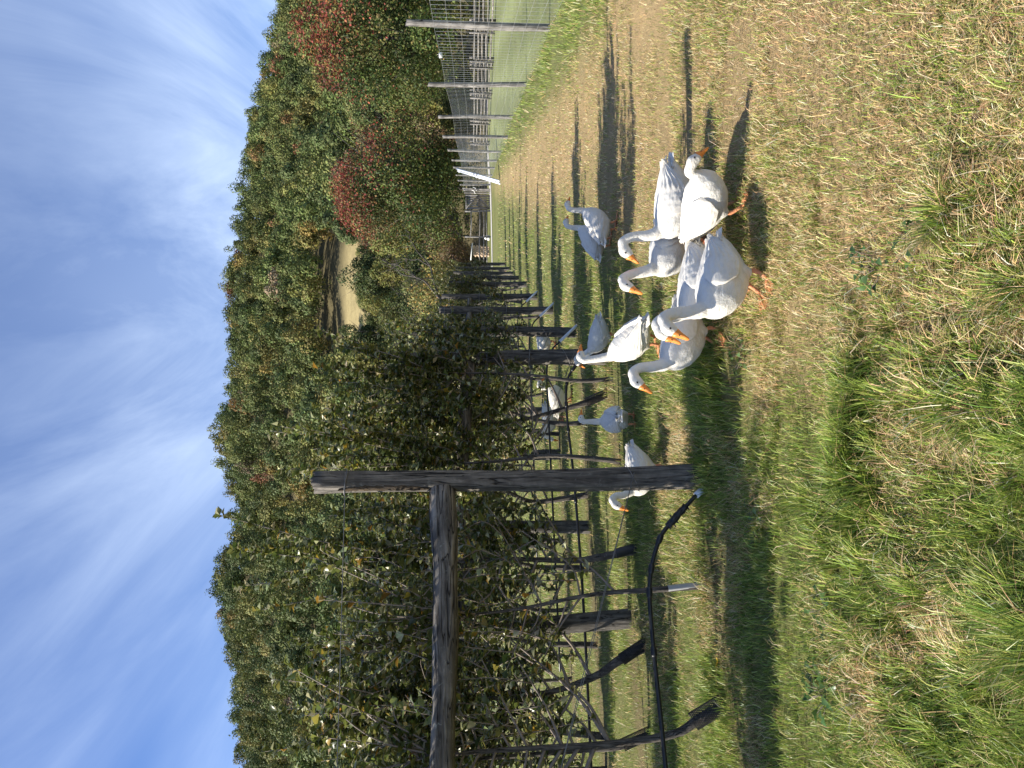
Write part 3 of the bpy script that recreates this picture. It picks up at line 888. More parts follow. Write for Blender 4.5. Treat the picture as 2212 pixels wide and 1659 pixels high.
# ------------------------------------------------------------------ irrigation pipes
def catmull(pts, n=8):
    pts = [Vector(p) for p in pts]
    P_ = [pts[0] * 2 - pts[1]] + pts + [pts[-1] * 2 - pts[-2]]
    out = []
    for i in range(1, len(P_) - 2):
        p0, p1, p2, p3 = P_[i - 1:i + 3]
        for k in range(n):
            t = k / n
            out.append(0.5 * ((2 * p1) + (p2 - p0) * t + (2 * p0 - 5 * p1 + 4 * p2 - p3) * t * t + (3 * p1 - p0 - 3 * p2 + p3) * t ** 3))
    out.append(pts[-1])
    return out
def build_pipes():
    for i in range(5):
        E = ENDS[i]
        t = empty('irrigation_pipe', lower(E))
        tag(t, f"black water pipe along the {ordw[i]} apple row, rising from a white tube", "pipe", "irrigation pipes")
        r = .0145
        ft = Vector((-.02, -.14, 0)) if i == 0 else Vector((.16, -.10, .0))
        if i == 0:
            white = [Vector((-.07, -.10, .0)), Vector((-.12, -.125, .075))]
            blk = [white[1], Vector((-.26, -.16, .22)), Vector((-.40, -.22, .355)), ROWD * .72 + Vector((0, -.02, .445)), ROWD * 1.1 + Vector((0, 0, .46)), ROWD * 1.9 + Vector((0, 0, .455)), ROWD * 3.6 + Vector((0, 0, .46)), ROWD * 5 + Vector((0, 0, .47))]
        elif i == 1:
            white = [Vector((.20, -.11, .0)), Vector((.0, -.125, .30))]
            blk = [white[1], Vector((-.12, -.14, .42)), Vector((-.30, -.16, .51)), ROWD * .75 + Vector((0, 0, .53)), ROWD * 1.6 + Vector((0, 0, .49)), ROWD * 3.0 + Vector((0, 0, .47)), ROWD * 5 + Vector((0, 0, .5))]
        else:
            white = [Vector((.12, -.12, .0)), Vector((-.14, -.135, .28))]
            blk = [white[1], Vector((-.30, -.16, .42)), ROWD * .7 + Vector((0, 0, .50)), ROWD * 1.6 + Vector((0, 0, .5)), ROWD * 5 + Vector((0, 0, .5))]
        MB().tube([white[0] - (white[1] - white[0]).normalized() * .1, white[1]], r * 1.6, 12).build('riser', M['pvc'], t, True)
        MB().tube(catmull(blk, 8), r, 10).build('hose', M['black'], t, True)
        if i < 2:
            cb = MB(); path = catmull(blk, 8)
            for k in (7, 9, 16, 22, 26, 33):
                a = path[k]; d = (path[k + 1] - path[k]).normalized()
                cb.tube([a - d * .035, a - d * .02, a + d * .02, a + d * .035], [r * 1.05, r * 1.45, r * 1.45, r * 1.05], 10)
            cb.build('coupling', M['black'], t, True)
            if i == 0:
                sb = MB()   # torn black wrap round the first bend
                rr = random.Random(4)
                for k in range(34):
                    a = path[4 + k // 4].lerp(path[5 + k // 4], rr.random())
                    e = a + Vector((rr.uniform(-.03, .03), rr.uniform(-.03, .03), rr.uniform(-.035, .035)))
                    sb.bar(a, e, .012, .003)
                sb.tube(path[4:13], r * 1.5, 9, rough=.35, seed=3)
                sb.build('wrap', M['black'], t)
build_pipes()

# ------------------------------------------------------------------ apple trees
def leaf_batch(base, dirs, size, col, rg):
    """folded, drooping leaves: two quads each; base (n,3) dirs (n,3)"""
    n = len(base)
    d = dirs / (np.linalg.norm(dirs, axis=1, keepdims=True) + 1e-9)
    up = np.tile(np.array([0, 0, 1.0]), (n, 1)) + rg.normal(0, .45, (n, 3))
    s = np.cross(d, up); s /= np.linalg.norm(s, axis=1, keepdims=True) + 1e-9
    nn = np.cross(s, d)
    L = size[:, None]; W = L * .27
    mid = base + d * L * .5 + nn * L * .05
    tip = base + d * L * .95 - nn * L * .22
    a = mid + s * W + nn * L * .10; b = mid - s * W + nn * L * .10
    V = np.stack([base, a, tip, b, mid], 1).reshape(-1, 3)
    i = np.arange(n)[:, None] * 5
    T = np.concatenate([i + np.array([[0, 1, 4]]), i + np.array([[1, 2, 4]]), i + np.array([[0, 4, 3]]), i + np.array([[4, 2, 3]])])
    return V, T, np.repeat(col, 5, 0)

APPLE = np.array([(0.10, 0.125, 0.03), (0.145, 0.165, 0.04), (0.21, 0.21, 0.055), (0.06, 0.08, 0.022), (0.46, 0.45, 0.26)])
APPLEY = np.array([(0.42, 0.28, 0.04), (0.36, 0.20, 0.04), (0.30, 0.26, 0.06)])
def apple_meshes(seed, path, r0, top, leafden=1.0, nlat=13, spread=.75, lowest=.52, shoots=3, leafsize=.082, yellow=.035):
    """trunk, branches and leaves meshes in tree-local coordinates; row runs along ROWD"""
    rg = np.random.default_rng(seed); rr = random.Random(seed)
    tp = catmull(path, 6)
    n = len(tp)
    tm = MB().tube(tp, [r0 * (1.12 - .8 * k / (n - 1)) for k in range(n)], 10, rough=.10, seed=seed).mesh('trunk', True)
    bb = MB(); lb = []; ld = []
    def leaves_along(pts, step, dens):
        for a, b in zip(pts[:-1], pts[1:]):
            L = (b - a).length; m = max(1, int(L / step))
            t = (b - a).normalized()
            for k in range(m):
                if rr.random() > dens: continue
                p = a.lerp(b, (k + rr.random()) / m)
                an = rr.uniform(0, 6.283)
                ref = Vector((math.cos(an), math.sin(an), rr.uniform(-.25, .55)))
                dd = ref * .9 + t * .55
                for _ in range(1 if rr.random() < .6 else 2):
                    lb.append(p); ld.append(dd + Vector((rr.uniform(-.4, .4), rr.uniform(-.4, .4), rr.uniform(-.3, .2))))
    acr = Vector((-ROWD.y, ROWD.x, 0))
    zs = [p.z for p in tp]
    for k in range(nlat):
        f = k / max(1, nlat - 1)
        z0 = lowest + (zs[-1] - lowest) * (f ** .9) + rr.uniform(-.1, .1)
        j = min(range(n), key=lambda q: abs(zs[q] - z0))
        p0 = tp[j]
        sgn = 1 if k % 2 else -1
        L = spread * rr.uniform(.6, 1.15) * (1 - .35 * f)
        d = ROWD * sgn * rr.uniform(.7, 1) + acr * rr.uniform(-.5, .5)
        p1 = p0 + d * L * .5 + Vector((0, 0, L * rr.uniform(.12, .35)))
        p2 = p0 + d * L + Vector((rr.uniform(-.05, .05), rr.uniform(-.05, .05), L * rr.uniform(.3, .9)))
        pts = catmull([p0, p1, p2], 4)
        rb = max(.004, r0 * .42 * (1 - .6 * f))
        bb.tube(pts, [rb * (1 - .65 * q / (len(pts) - 1)) for q in range(len(pts))], 6, rough=.08, seed=k)
        leaves_along(pts[3:], .022, .9 * leafden)
        for s in range(shoots):
            g = rr.uniform(.3, 1.0)
            q0 = pts[min(len(pts) - 1, int(g * (len(pts) - 1)))]
            hgt = rr.uniform(.35, 1.0) * (1.15 if f > .5 else .85)
            if q0.z + hgt > top: hgt = max(.2, top - q0.z) * rr.uniform(.8, 1.02)
            q1 = q0 + Vector((rr.uniform(-.16, .16), rr.uniform(-.16, .16), hgt * .5))
            q2 = q1 + Vector((rr.uniform(-.12, .12), rr.uniform(-.12, .12), hgt * .55))
            sp = catmull([q0, q1, q2], 4)
            bb.tube(sp, [.0048 * (1 - .7 * q / (len(sp) - 1)) for q in range(len(sp))], 4)
            leaves_along(sp, .0155, .95 * leafden)
            if rr.random() < .7:
                e = q1 + Vector((rr.uniform(-.3, .3), rr.uniform(-.3, .3), rr.uniform(-.05, .3)))
                bb.tube([q1, q1.lerp(e, .5) + Vector((0, 0, .03)), e], [.0035, .0028, .0015], 4)
                leaves_along([q1, e], .018, .9 * leafden)
    # leaders above the trunk
    for s in range(11):
        q0 = tp[-1 - s % 4]
        H = (top - q0.z) * rr.uniform(.7, 1.05)
        q2 = q0 + Vector((rr.uniform(-.62, .62), rr.uniform(-.32, .32), H))
        sp = catmull([q0, q0.lerp(q2, .5) + Vector((rr.uniform(-.08, .08), rr.uniform(-.08, .08), 0)), q2], 5)
        bb.tube(sp, [.008 * (1 - .75 * q / (len(sp) - 1)) for q in range(len(sp))], 5)
        leaves_along(sp, .014, .95 * max(leafden, .5))
    bm_ = bb.mesh('branches', True)
    B = np.array([tuple(p) for p in lb]); D = np.array([tuple(p) for p in ld])
    nn = len(B)
    c = APPLE[rg.choice(5, nn, p=[.28, .25, .17, .13, .17])]
    yl = rg.random(nn) < yellow
    c = np.where(yl[:, None], APPLEY[rg.integers(0, 3, nn)], c)
    V, T, cc = leaf_batch(B, D, rg.uniform(.75, 1.35, nn) * leafsize, jcol(c, nn, rg, .15, .06), rg)
    lm = MB().add(V, None, T, cc).mesh('leaves')
    tm.materials.append(M['bark']); bm_.materials.append(M['twig']); lm.materials.append(M['leaf'])
    return tm, bm_, lm

def mesh_guard(parent, a, b, r, mat, solid):
    mb = MB()
    a, b = Vector(a), Vector(b)
    if solid:
        mb.tube([a, a.lerp(b, .5) + Vector((.004, 0, 0)), b], r, 12, cap=False, rough=.06)
        mb.tube([a, a.lerp(b, .5), b], r * .92, 12, cap=False, rough=.06)
    else:
        n = 26; t = (b - a).normalized(); u = t.cross(Vector((0, 1, 0))).normalized(); w_ = t.cross(u)
        for s in (1, -1):
            for k in range(n):
                pts = [a.lerp(b, f / 8) + (u * math.cos(2 * math.pi * k / n + s * f * .35) + w_ * math.sin(2 * math.pi * k / n + s * f * .35)) * r for f in range(9)]
                mb.tube(pts, .0022, 4, cap=False)
    return mb.build('trunk_guard', mat, parent, solid)

def add_tree(meshes, loc, label, rz=0, sc=1.0, guard=None):
    t = empty('apple_tree', loc, rz)
    t.scale = (sc, sc, sc)
    tag(t, label, "apple tree", "apple trees on the trellises")
    tr = link('trunk', meshes[0], None, t); link('branches', meshes[1], None, t); link('leaves', meshes[2], None, t)
    if guard: mesh_guard(t, *guard)
    return t

def build_orchard():
    # the two nearest trees, half bare
    b1 = G(1524, 1264)
    add_tree(apple_meshes(201, [(0, 0, -.1), (-.03, .01, .35), (-.06, .02, .8), (-.16, .03, 1.35), (-.2, .0, 1.9)], .022, 2.75, .42, 18, .6, .75, 2, .075, .05), lower(b1),
             "slim half-bare apple tree in a white tube guard, left of the big front post", guard=((0, 0, -.03), (-.022, .005, .27), .022, M['guard'], True))
    b2 = G(1562, 1518)
    add_tree(apple_meshes(202, [(0, 0, -.1), (-.10, .02, .14), (-.21, .03, .32), (-.26, .02, .75), (-.27, .0, 1.4), (-.30, 0, 2.0)], .036, 2.85, .38, 20, .8, .7, 2, .078, .05), lower(b2),
             "crooked half-bare apple tree with black netting round its foot, at the left edge", guard=((.01, 0, -.02), (-.13, .02, .20), .058, M['black'], False))
    b3 = b2 + ROWD * 1.15
    add_tree(apple_meshes(203, [(0, 0, -.1), (.03, .02, .5), (-.02, .03, 1.2), (.03, .02, 1.9)], .034, 3.0, .9, 12, .7, .7, 2, .062, .04), lower(b3),
             "apple tree beyond the netted one in the nearest row")
    b4 = b2 + ROWD * 2.2
    add_tree(apple_meshes(204, [(0, 0, -.1), (.03, .02, .5), (.05, .03, 1.2), (.0, .02, 1.9)], .034, 3.0, 1.0, 12, .8, .8, 3), lower(b4), "leafy apple tree at the outer end of the nearest row")
    # second row
    T2 = [(G(1316, 848), [(0, 0, -.1), (-.12, 0, .25), (-.22, .02, .6), (-.34, .02, 1.1), (-.4, 0, 1.9)], .042, 3.55, "second-row apple tree with a dark curved trunk, first from its end post"),
          (G(1378, 1184), [(0, 0, -.1), (-.06, 0, .22), (-.12, .02, .6), (-.1, .02, 1.2), (-.12, 0, 2.0)], .04, 3.9, "second-row apple tree, second from its end post"),
          (G(1392, 1388), [(0, 0, -.1), (-.16, 0, .22), (-.34, .02, .5), (-.48, .02, 1.0), (-.52, 0, 1.9)], .046, 3.5, "second-row apple tree with strongly leaning trunk beside the inner post"),
          (G(1405, 1580), [(0, 0, -.1), (-.12, 0, .25), (-.16, .02, .6), (-.2, .02, 1.2), (-.22, 0, 1.9)], .042, 3.2, "second-row apple tree behind the netted tree")]
    for k, (b, path, r0, top, lab) in enumerate(T2):
        add_tree(apple_meshes(210 + k, path, r0, top, 1.0, 17, .8, .55, 3), lower(b), lab,
                 guard=((0, 0, -.03), tuple(Vector(path[0]).lerp(Vector(path[1]), 1.0) * 1.0), .055, M['black'], False) if k != 1 else ((0, 0, -.02), (-.055, 0, .2), .05, M['black'], True))
    b = T2[1][0].lerp(T2[0][0], .5)
    add_tree(apple_meshes(216, [(0, 0, -.1), (.05, 0, .3), (.08, .02, .8), (.02, .02, 1.4), (0, 0, 2.0)], .03, 3.75, 1.0, 12, .75, .85, 3), lower(b), "slender second-row apple tree between the dark curved trunk and the next")
    b = ENDS[1] + ROWD * .30 + Vector((.02, -.16, 0))
    add_tree(apple_meshes(217, [(0, 0, -.1), (-.03, 0, .4), (.03, .02, .9), (.06, .02, 1.4), (.05, 0, 2.0)], .026, 3.3, 1.0, 12, .7, .9, 3), lower(b), "thin-stemmed second-row apple tree hugging its end post")
    for k in range(2):
        b = T2[3][0] + ROWD * (1.2 * (k + 1))
        add_tree(apple_meshes(218 + k, [(0, 0, -.1), (-.05, 0, .5), (0, 0, 1.2), (0, 0, 1.9)], .04, 3.2, .95, 12, .75, .8, 3), lower(b), "second-row apple tree far out towards the left edge" + (", the outermost" if k else ""))
    # rows behind: copies of four tree shapes
    protos = []
    for k in range(4):
        rr = random.Random(300 + k)
        path = [(0, 0, -.1)] + [(rr.uniform(-.14, .06) * (q + 1) * .6, rr.uniform(-.04, .04), z) for q, z in enumerate((.3, .8, 1.3, 1.9))]
        protos.append(apple_meshes(230 + k, path, .04, 2.95 + .16 * k, .95, 14, .75, .55, 3, .085))
    nth = ['first', 'second', 'third', 'fourth', 'fifth', 'sixth', 'seventh', 'eighth']
    for row in range(2, 10):
        E = ENDS[row]; m = 7 if row < 4 else (6 if row < 6 else 4)
        for k in range(m):
            rr = random.Random(row * 31 + k)
            off = ROWD * (.42 + 1.1 * k + rr.uniform(-.15, .15))
            p = lower(E + off)
            sc = rr.uniform(.92, 1.1) * (1.0 if row < 3 else .88)
            add_tree(protos[rr.randrange(4)], p, f"apple tree in the {ordw[row]} row from the front, {nth[k]} from its end post", rr.choice([0, math.pi]) + rr.uniform(-.3, .3), sc)
build_orchard()

# old gnarled tree with bare limbs between the far posts
def build_snag():
    t = empty('bare_tree', (2.7, 24.5, gz(2.7, 24.5)))
    tag(t, "gnarled leafless tree with twisting dark limbs above the far apple rows", "tree")
    MB().tube(catmull([(0, 0, -.2), (.1, 0, .8), (-.1, .1, 1.9), (.05, 0, 2.75)], 6), [.075 * (1 - .03 * k) for k in range(19)], 8, rough=.1).build('trunk', M['bark'], t, True)
    mb = MB(); rr = random.Random(9)
    def limb(p, d, L, r, depth):
        q = p; pts = [p]
        for k in range(4):
            d = (d + Vector((rr.uniform(-.55, .55), rr.uniform(-.3, .3), rr.uniform(-.35, .5)))).normalized()
            q = q + d * L / 4; pts.append(q)
        mb.tube(catmull(pts, 3), [r * (1 - .6 * k / 12) for k in range(13)], 5)
        if depth:
            for k in range(3): limb(pts[rr.randrange(2, 5)], (d + Vector((rr.uniform(-.9, .9), rr.uniform(-.4, .4), rr.uniform(-.1, .8)))).normalized(), L * .6, r * .5, depth - 1)
    for a in (-1, -.4, .5, 1.0): limb(Vector((.03, 0, 2.65)), Vector((a, rr.uniform(-.3, .3), .5)).normalized(), 1.7, .045, 2)
    mb.build('branches', M['bark'], t, True)
build_snag()

# ------------------------------------------------------------------ tall wire fence on the right
FP = [(6.05, 9.0, 3.05), None, None, None, None, None]
def build_wire_fence():
    pts = [(Vector((6.05, 9.2, 0)), 3.05), (G(1188, 60), 3.03), (G(1138, 183), 2.95), (G(1107, 252), 3.02), (G(1097, 296), 3.0)]
    pts += [(Vector((13.1, 41.7, 0)), 3.03), (Vector((15.1, 50.0, 0)), 3.03), (Vector((15.9, 54.4, 0)), 3.03), (Vector((17.2, 61.0, 0)), 3.0), (Vector((17.6, 64.2, 0)), 2.9), (Vector((18.0, 66.8, 0)), 2.75), (Vector((17.75, 67.6, 0)), 2.5)]
    root = empty('wire_fence', lower(pts[0][0]))
    tag(root, "tall welded-wire fence on rough round posts running back along the right side", "fence")
    O = root.location
    ms = [post_mesh(3.0, .072, 400 + k, seg=14, rings=18, irregular=.09) for k in range(4)]
    rr = random.Random(3)
    for k, (p, h) in enumerate(pts):
        po = link('post', ms[k % 4], M['fencepost'], root)
        q = lower(p); po.location = q - O; po.scale = (1, 1, h / 3.0); po.rotation_euler = (rr.uniform(-.015, .015), rr.uniform(-.015, .02), rr.uniform(0, 6))
    for k in range(len(pts) - 1):
        a, b = lower(pts[k][0]) - O, lower(pts[k + 1][0]) - O
        L = (b - a).length
        mb = MB()
        th = .0055 if k < 4 else .006
        hs = [.05, .30, .55, .80, 1.05, 1.32, 1.60, 1.88, 2.16, 2.44]
        for z in hs:
            mb.tube([a.lerp(b, f / 6) + Vector((-.1, 0, z - .03 * math.sin(f / 6 * math.pi))) for f in range(7)], th * .5, 4, cap=False)
        m = int(L / .29)
        for j in range(m):
            p = a.lerp(b, (j + .5) / m) + Vector((-.1, 0, 0))
            mb.tube([p + Vector((0, 0, .0)), p + Vector((0, 0, 2.42))], th * .5, 4, cap=False)
        mb.build('wire_mesh', M['wire'], root)
build_wire_fence()

# ------------------------------------------------------------------ split-rail fence
def build_rail_fence():
    A, B = Vector((26.6, 42.0, 0)), Vector((22.8, 72.0, 0))
    root = empty('rail_fence', lower(A))
    tag(root, "grey zigzag split-rail fence across the mown lawn under the maples", "fence")
    O = root.location
    n = 13; d = (B - A).normalized(); s = Vector((d.y, -d.x, 0))
    J = [A.lerp(B, k / n) + s * (.42 if k % 2 else -.42) for k in range(n + 1)]
    rr = random.Random(12)
    for k in range(n):
        a, b = lower(J[k]) - O, lower(J[k + 1]) - O
        e = (b - a).normalized() * .22
        for r in range(5):
            z = .16 + r * .30 + (.13 if k % 2 else 0)
            w_ = rr.uniform(.045, .072)
            p0 = a - e + Vector((0, 0, z + rr.uniform(-.03, .03))); p1 = b + e + Vector((0, 0, z + rr.uniform(-.03, .03)))
            mid = p0.lerp(p1, .5) + Vector((rr.uniform(-.05, .05), 0, rr.uniform(-.05, .03)))
            o = MB().tube(catmull([p0, mid, p1], 3), w_, 6, rough=.22, seed=k * 7 + r).build('rail', M['rail'], root)
        for sx in (-1, 1):
            o = MB().tube([a + s * .16 * sx - Vector((0, 0, .1)), a + s * .13 * sx + Vector((.03 * sx, 0, 1.0)), a + s * .1 * sx + Vector((.05 * sx, 0, 1.85))], .07, 6, rough=.18, seed=k + 50 * sx).build('post', M['rail'], root)
build_rail_fence()

# ------------------------------------------------------------------ far picket gate, rails and bits beside it
def build_gate():
    x0, x1, Y = 15.75, 16.95, 66.5
    z = gz(16.3, Y)
    t = empty('gate', (x0, Y, z))
    tag(t, "grey picket gate with diagonal braces closing the far end of the wire fence", "gate")
    w_ = x1 - x0; H = 2.25
    f = MB()
    for (a, b) in (((0, 0, .06), (0, 0, H)), ((w_, 0, .06), (w_, 0, H))): f.bar(a, b, .10, .06, up=(0, 1, 0))
    for zz in (.12, H - .06): f.bar((.05, -.002, zz), (w_ - .05, -.002, zz), .05, .10)
    f.build('frame', M['gatewood'], t)
    for k in range(7):
        x = .12 + (w_ - .24) * k / 6
        MB().bar((x, .045, .05), (x, .045, H - .03), .085, .025, up=(0, 1, 0)).build('picket', M['gatewood'], t)
    for (a, b) in (((w_ - .08, -.045, H * .5), (.05, -.045, H - .1)), ((w_ - .08, -.048, H * .5), (.05, -.048, .15)), ((w_ - .06, -.052, H * .5), (.2, -.052, H * .5))):
        MB().bar(a, b, .03, .11).build('brace', M['rail'], t)
    # gate posts' neighbour: pole-rail fence to the left
    r = empty('pole_fence', (15.55, 66.4, z))
    tag(r, "low fence of thin horizontal poles left of the picket gate", "fence")
    ms = post_mesh(2.3, .075, 480, seg=10, rings=12)
    for k, x in enumerate((0.0, -2.35, -5.0, -7.6)):
        po = link('post', ms, M['fencepost'], r); po.location = (x, 0, 0); po.rotation_euler = (0, .03 * (k - 1), k)
    rr = random.Random(8)
    for seg in ((0, -2.35), (-2.35, -5.0), (-5.0, -7.6)):
        for zz, rad in ((1.75 if seg[0] == 0 else 1.0, .055), (.98, .05), (.62, .05), (.35, .045)):
            MB().tube([(seg[0], -.09, zz), ((seg[0] + seg[1]) / 2, -.1, zz + rr.uniform(-.05, .03)), (seg[1], -.09, zz + rr.uniform(-.04, .04))], rad, 7, rough=.1).build('rail', M['fencepost'], r, True)
    # loose posts leaning in a bunch beside the gate
    for k in range(3):
        x = 17.08 + .16 * k
        o = link('timber_pole', post_mesh(2.35 + .08 * k, .06, 500 + k, seg=10, rings=10, lean=(.03 * k, 0)), M['fencepost'])
        o.location = (x, 66.2 - .05 * k, gz(x, 66.2))
        tag(o, "loose grey pole standing upright in the bunch beside the picket gate, " + ["next to the gate", "the middle one", "farthest from the gate"][k], "pole", "loose poles beside the gate")
    for k in range(2):
        mb = MB()
        rr = random.Random(k)
        pts = [(0, 0, 0), (.06, -.02, .1), (.2, -.03, .13), (.26, -.02, .28), (.3, 0, .33)]
        mb.tube(catmull(pts, 4), [.05 * (1 + .3 * math.sin(q)) for q in range(17)], 8, rough=.25, seed=k, flat=.5)
        o = mb.build('rag', M['rag'], None, True); o.location = (17.0 + .24 * k, 66.02, z + 1.35 - .12 * k)
        tag(o, "white rag hung on the loose poles by the gate, " + ("the lower one" if k else "the upper one"), "rag", "white rags by the gate")
build_gate()

def build_ladder():
    a, b = Vector((11.95, 43.8, gz(11.95, 43.8))), Vector((15.6, 54.0, 2.72))
    t = empty('ladder', a)
    tag(t, "long white metal ladder leaning against a post of the wire fence", "ladder")
    d = (b - a); s = Vector((0.35, -.05, .22)).normalized() * .10
    for k in (-1, 1):
        MB().bar(s * k, d + s * k, .075, .13).build('rail', M['whitemetal'], t)
    mb = MB()
    for k in range(26):
        p = d * ((k + .7) / 26.6); mb.bar(p - s * .9, p + s * .9, .05, .05)
    mb.build('rungs', M['whitemetal'], t)
    mb = MB()
    for f in (.45, .52, .97): mb.box(d * f, d.normalized() * .16, s.normalized() * .17, d.normalized().cross(s.normalized()) * .08)
    mb.build('bracket', M['wire'], t)
build_ladder()

def build_stack():
    p = P(1066, 542, 70); x, y = p.x, 70.5
    z = gz(x, y)
    t = empty('firewood_stack', (x, y, z))
    tag(t, "pale sunlit stack of cut firewood under a slab, far behind the pole fence", "firewood")
    rr = random.Random(2)
    for r in range(10):
        for c in range(5):
            cx = -.38 + c * .19 + (.09 if r % 2 else 0); cz = .09 + r * .155
            MB().tube([(cx, -.3 + rr.uniform(-.04, .04), cz), (cx, .3, cz)], rr.uniform(.075, .092), 8, rough=.12, seed=r * 9 + c).build('log', M['firewood'], t)
    MB().bar((-.75, 0, 1.78), (.75, .0, 1.62), .9, .09).build('cover', M['rag'], t)
    o = MB()
    o.tube(catmull([(0, 0, 0), (0, 0, .18), (.02, 0, .36), (.0, 0, .5)], 3), [.22, .26, .25, .26, .24, .22, .2, .17, .16, .12], 12, rough=.06)
    b = o.build('bucket', M['rag'], None, True); b.location = (x + 1.25, y - .4, z)
    tag(b, "small white bucket on the ground between firewood stack and fence post", "bucket")
    s = MB().box((0, 0, 0), (.16, 0, .02), (0, .012, 0), (-.02, 0, .1)).bar((.0, 0, .1), (.03, .0, .2), .02, .01).bar((-.1, 0, .09), (-.1, .0, .16), .012, .01).build('sign', M['rag'])
    s.location = P(952, 119, 19.6)
    s.scale = (.45, .45, .45)
    tag(s, "small blank white plate wired to the tall fence in front of the large maple", "sign")
build_stack()

# ------------------------------------------------------------------ geese
ST = np.array([  # x, zc, half height, half width
    (-.305, .300, .010, .030), (-.27, .293, .026, .046), (-.22, .278, .060, .074), (-.15, .258, .104, .104), (-.07, .245, .132, .126),
    (.02, .243, .142, .136), (.10, .250, .137, .130), (.17, .262, .115, .108), (.22, .275, .080, .076), (.245, .285, .040, .040)])
def st_at(x):
    return [np.interp(x, ST[:, 0], ST[:, k]) for k in (1, 2, 3)]
def goose(name_label, loc, heading, neck, hdir, pitch=10, feet=((.02, 0), (-.03, 0)), side=0.0, scale=1.0, seed=0, group="white geese", open_=False):
    """neck: points (x, z[, y]) in goose frame from inside the breast to the skull base; hdir: head direction (x, z, y)"""
    rr = random.Random(seed)
    root = empty('goose', loc, R(heading))
    root.scale = (scale,) * 3
    tag(root, name_label, "goose", group)
    c, s = math.cos(R(pitch)), math.sin(R(pitch))
    def pit(p):
        x, y, z = p; dz = z - .25
        return (x * c - dz * s, y, .25 + x * s + dz * c)
    # --- body: one continuous surface grown from closed hulls
    tmp = MB()
    seg = 24
    V = []
    for x, zc, hh, hw in ST:
        for k in range(seg):
            a = 2 * math.pi * k / seg
            sx, cz = math.sin(a), math.cos(a)
            # fuller belly, flatter back
            zz = hh * cz * (0.92 if cz > 0 else 1.0)
            yy = hw * np.sign(sx) * abs(sx) ** .85
            V.append(pit((x, yy, zc + zz)))
    n = len(ST)
    Q = [(i * seg + k, i * seg + (k + 1) % seg, (i + 1) * seg + (k + 1) % seg, (i + 1) * seg + k) for i in range(n - 1) for k in range(seg)]
    V.append(pit((ST[0, 0] - .01, 0, ST[0, 1]))); V.append(pit((ST[-1, 0] + .008, 0, ST[-1, 1])))
    T = [(k, n * seg, (k + 1) % seg) for k in range(seg)] + [((n - 1) * seg + k, (n - 1) * seg + (k + 1) % seg, n * seg + 1) for k in range(seg)]
    tmp.add(V, Q, T)
    npts = [Vector((q[0], q[2] if len(q) > 2 else 0, q[1])) for q in neck]
    path = catmull(npts, 6)
    m = len(path)
    cum = [0]
    for a, b in zip(path[:-1], path[1:]): cum.append(cum[-1] + (b - a).length)
    rad = [float(np.interp(u / cum[-1], [0, .14, .32, .5, .7, .9, 1], [.092, .070, .048, .039, .0345, .033, .034])) for u in cum]
    tmp.tube(path, rad, 16)
    hd = Vector((hdir[0], hdir[2] if len(hdir) > 2 else 0, hdir[1])).normalized()
    sk = path[-1]
    hu = (Vector((0, 0, 1)) - hd * hd.z)
    if hu.length < .2: hu = Vector((-1, 0, 0)) - hd * (-hd.x)
    hu.normalize(); hs = hd.cross(hu).normalized()
    # head hull
    HV = []; HN = [(-.045, .018, .016, -.004), (-.03, .033, .029, 0), (-.005, .042, .036, .004), (.02, .041, .036, .004), (.042, .034, .031, 0), (.058, .026, .024, -.004), (.068, .016, .014, -.006)]
    hc = sk + hd * .03 + hu * .004
    for (x, hh, hw, zo) in HN:
        for k in range(16):
            a = 2 * math.pi * k / 16
            HV.append(tuple(hc + hd * x + hs * (hw * math.sin(a)) + hu * (zo + hh * math.cos(a))))
    HQ = [(i * 16 + k, i * 16 + (k + 1) % 16, (i + 1) * 16 + (k + 1) % 16, (i + 1) * 16 + k) for i in range(6) for k in range(16)]
    HV.append(tuple(hc + hd * -.052)); HV.append(tuple(hc + hd * .072))
    HT = [(k, 112, (k + 1) % 16) for k in range(16)] + [(96 + k, 96 + (k + 1) % 16, 113) for k in range(16)]
    tmp.add(HV, HQ, HT)
    # feathered thighs
    for sy in (-1, 1):
        tp = [pit((-.02, .055 * sy, .20)), (-.015, .062 * sy, .135), (-.012, .062 * sy, .098)]
        tmp.tube(tp, [.062, .045, .020], 12)
    me0 = tmp.mesh('body')
    to = bpy.data.objects.new('body_build', me0); COL.objects.link(to)
    rm = to.modifiers.new('r', 'REMESH'); rm.mode = 'VOXEL'; rm.voxel_size = .0085; rm.use_smooth_shade = True
    sm = to.modifiers.new('s', 'SMOOTH'); sm.factor = .5; sm.iterations = 7
    dg = bpy.context.evaluated_depsgraph_get()
    me = bpy.data.meshes.new_from_object(to.evaluated_get(dg))
    bpy.data.objects.remove(to); bpy.data.meshes.remove(me0)
    me.name = 'body'
    nv = len(me.vertices); co = np.empty(nv * 3, np.float32); no = np.empty(nv * 3, np.float32)
    me.vertices.foreach_get('co', co); me.vertex_normals.foreach_get('vector', no)
    co = co.reshape(-1, 3); no = no.reshape(-1, 3)
    dd = (fbm(co[:, 0] * 26 + co[:, 1] * 11 + 50, co[:, 2] * 42 + co[:, 1] * 17 + 50, seed, 3) - .5) * .008 + (vnoise(co[:, 0] * 9 + 70, co[:, 2] * 9 + co[:, 1] * 5 + 70, seed + 5) - .5) * .008
    dd *= np.where(co[:, 2] > .42, .35, 1.0)
    me.vertices.foreach_set('co', (co + no * dd[:, None]).ravel()); me.update()
    me.polygons.foreach_set('use_smooth', np.ones(len(me.polygons), dtype=bool))
    link('body', me, M['feather'], root)
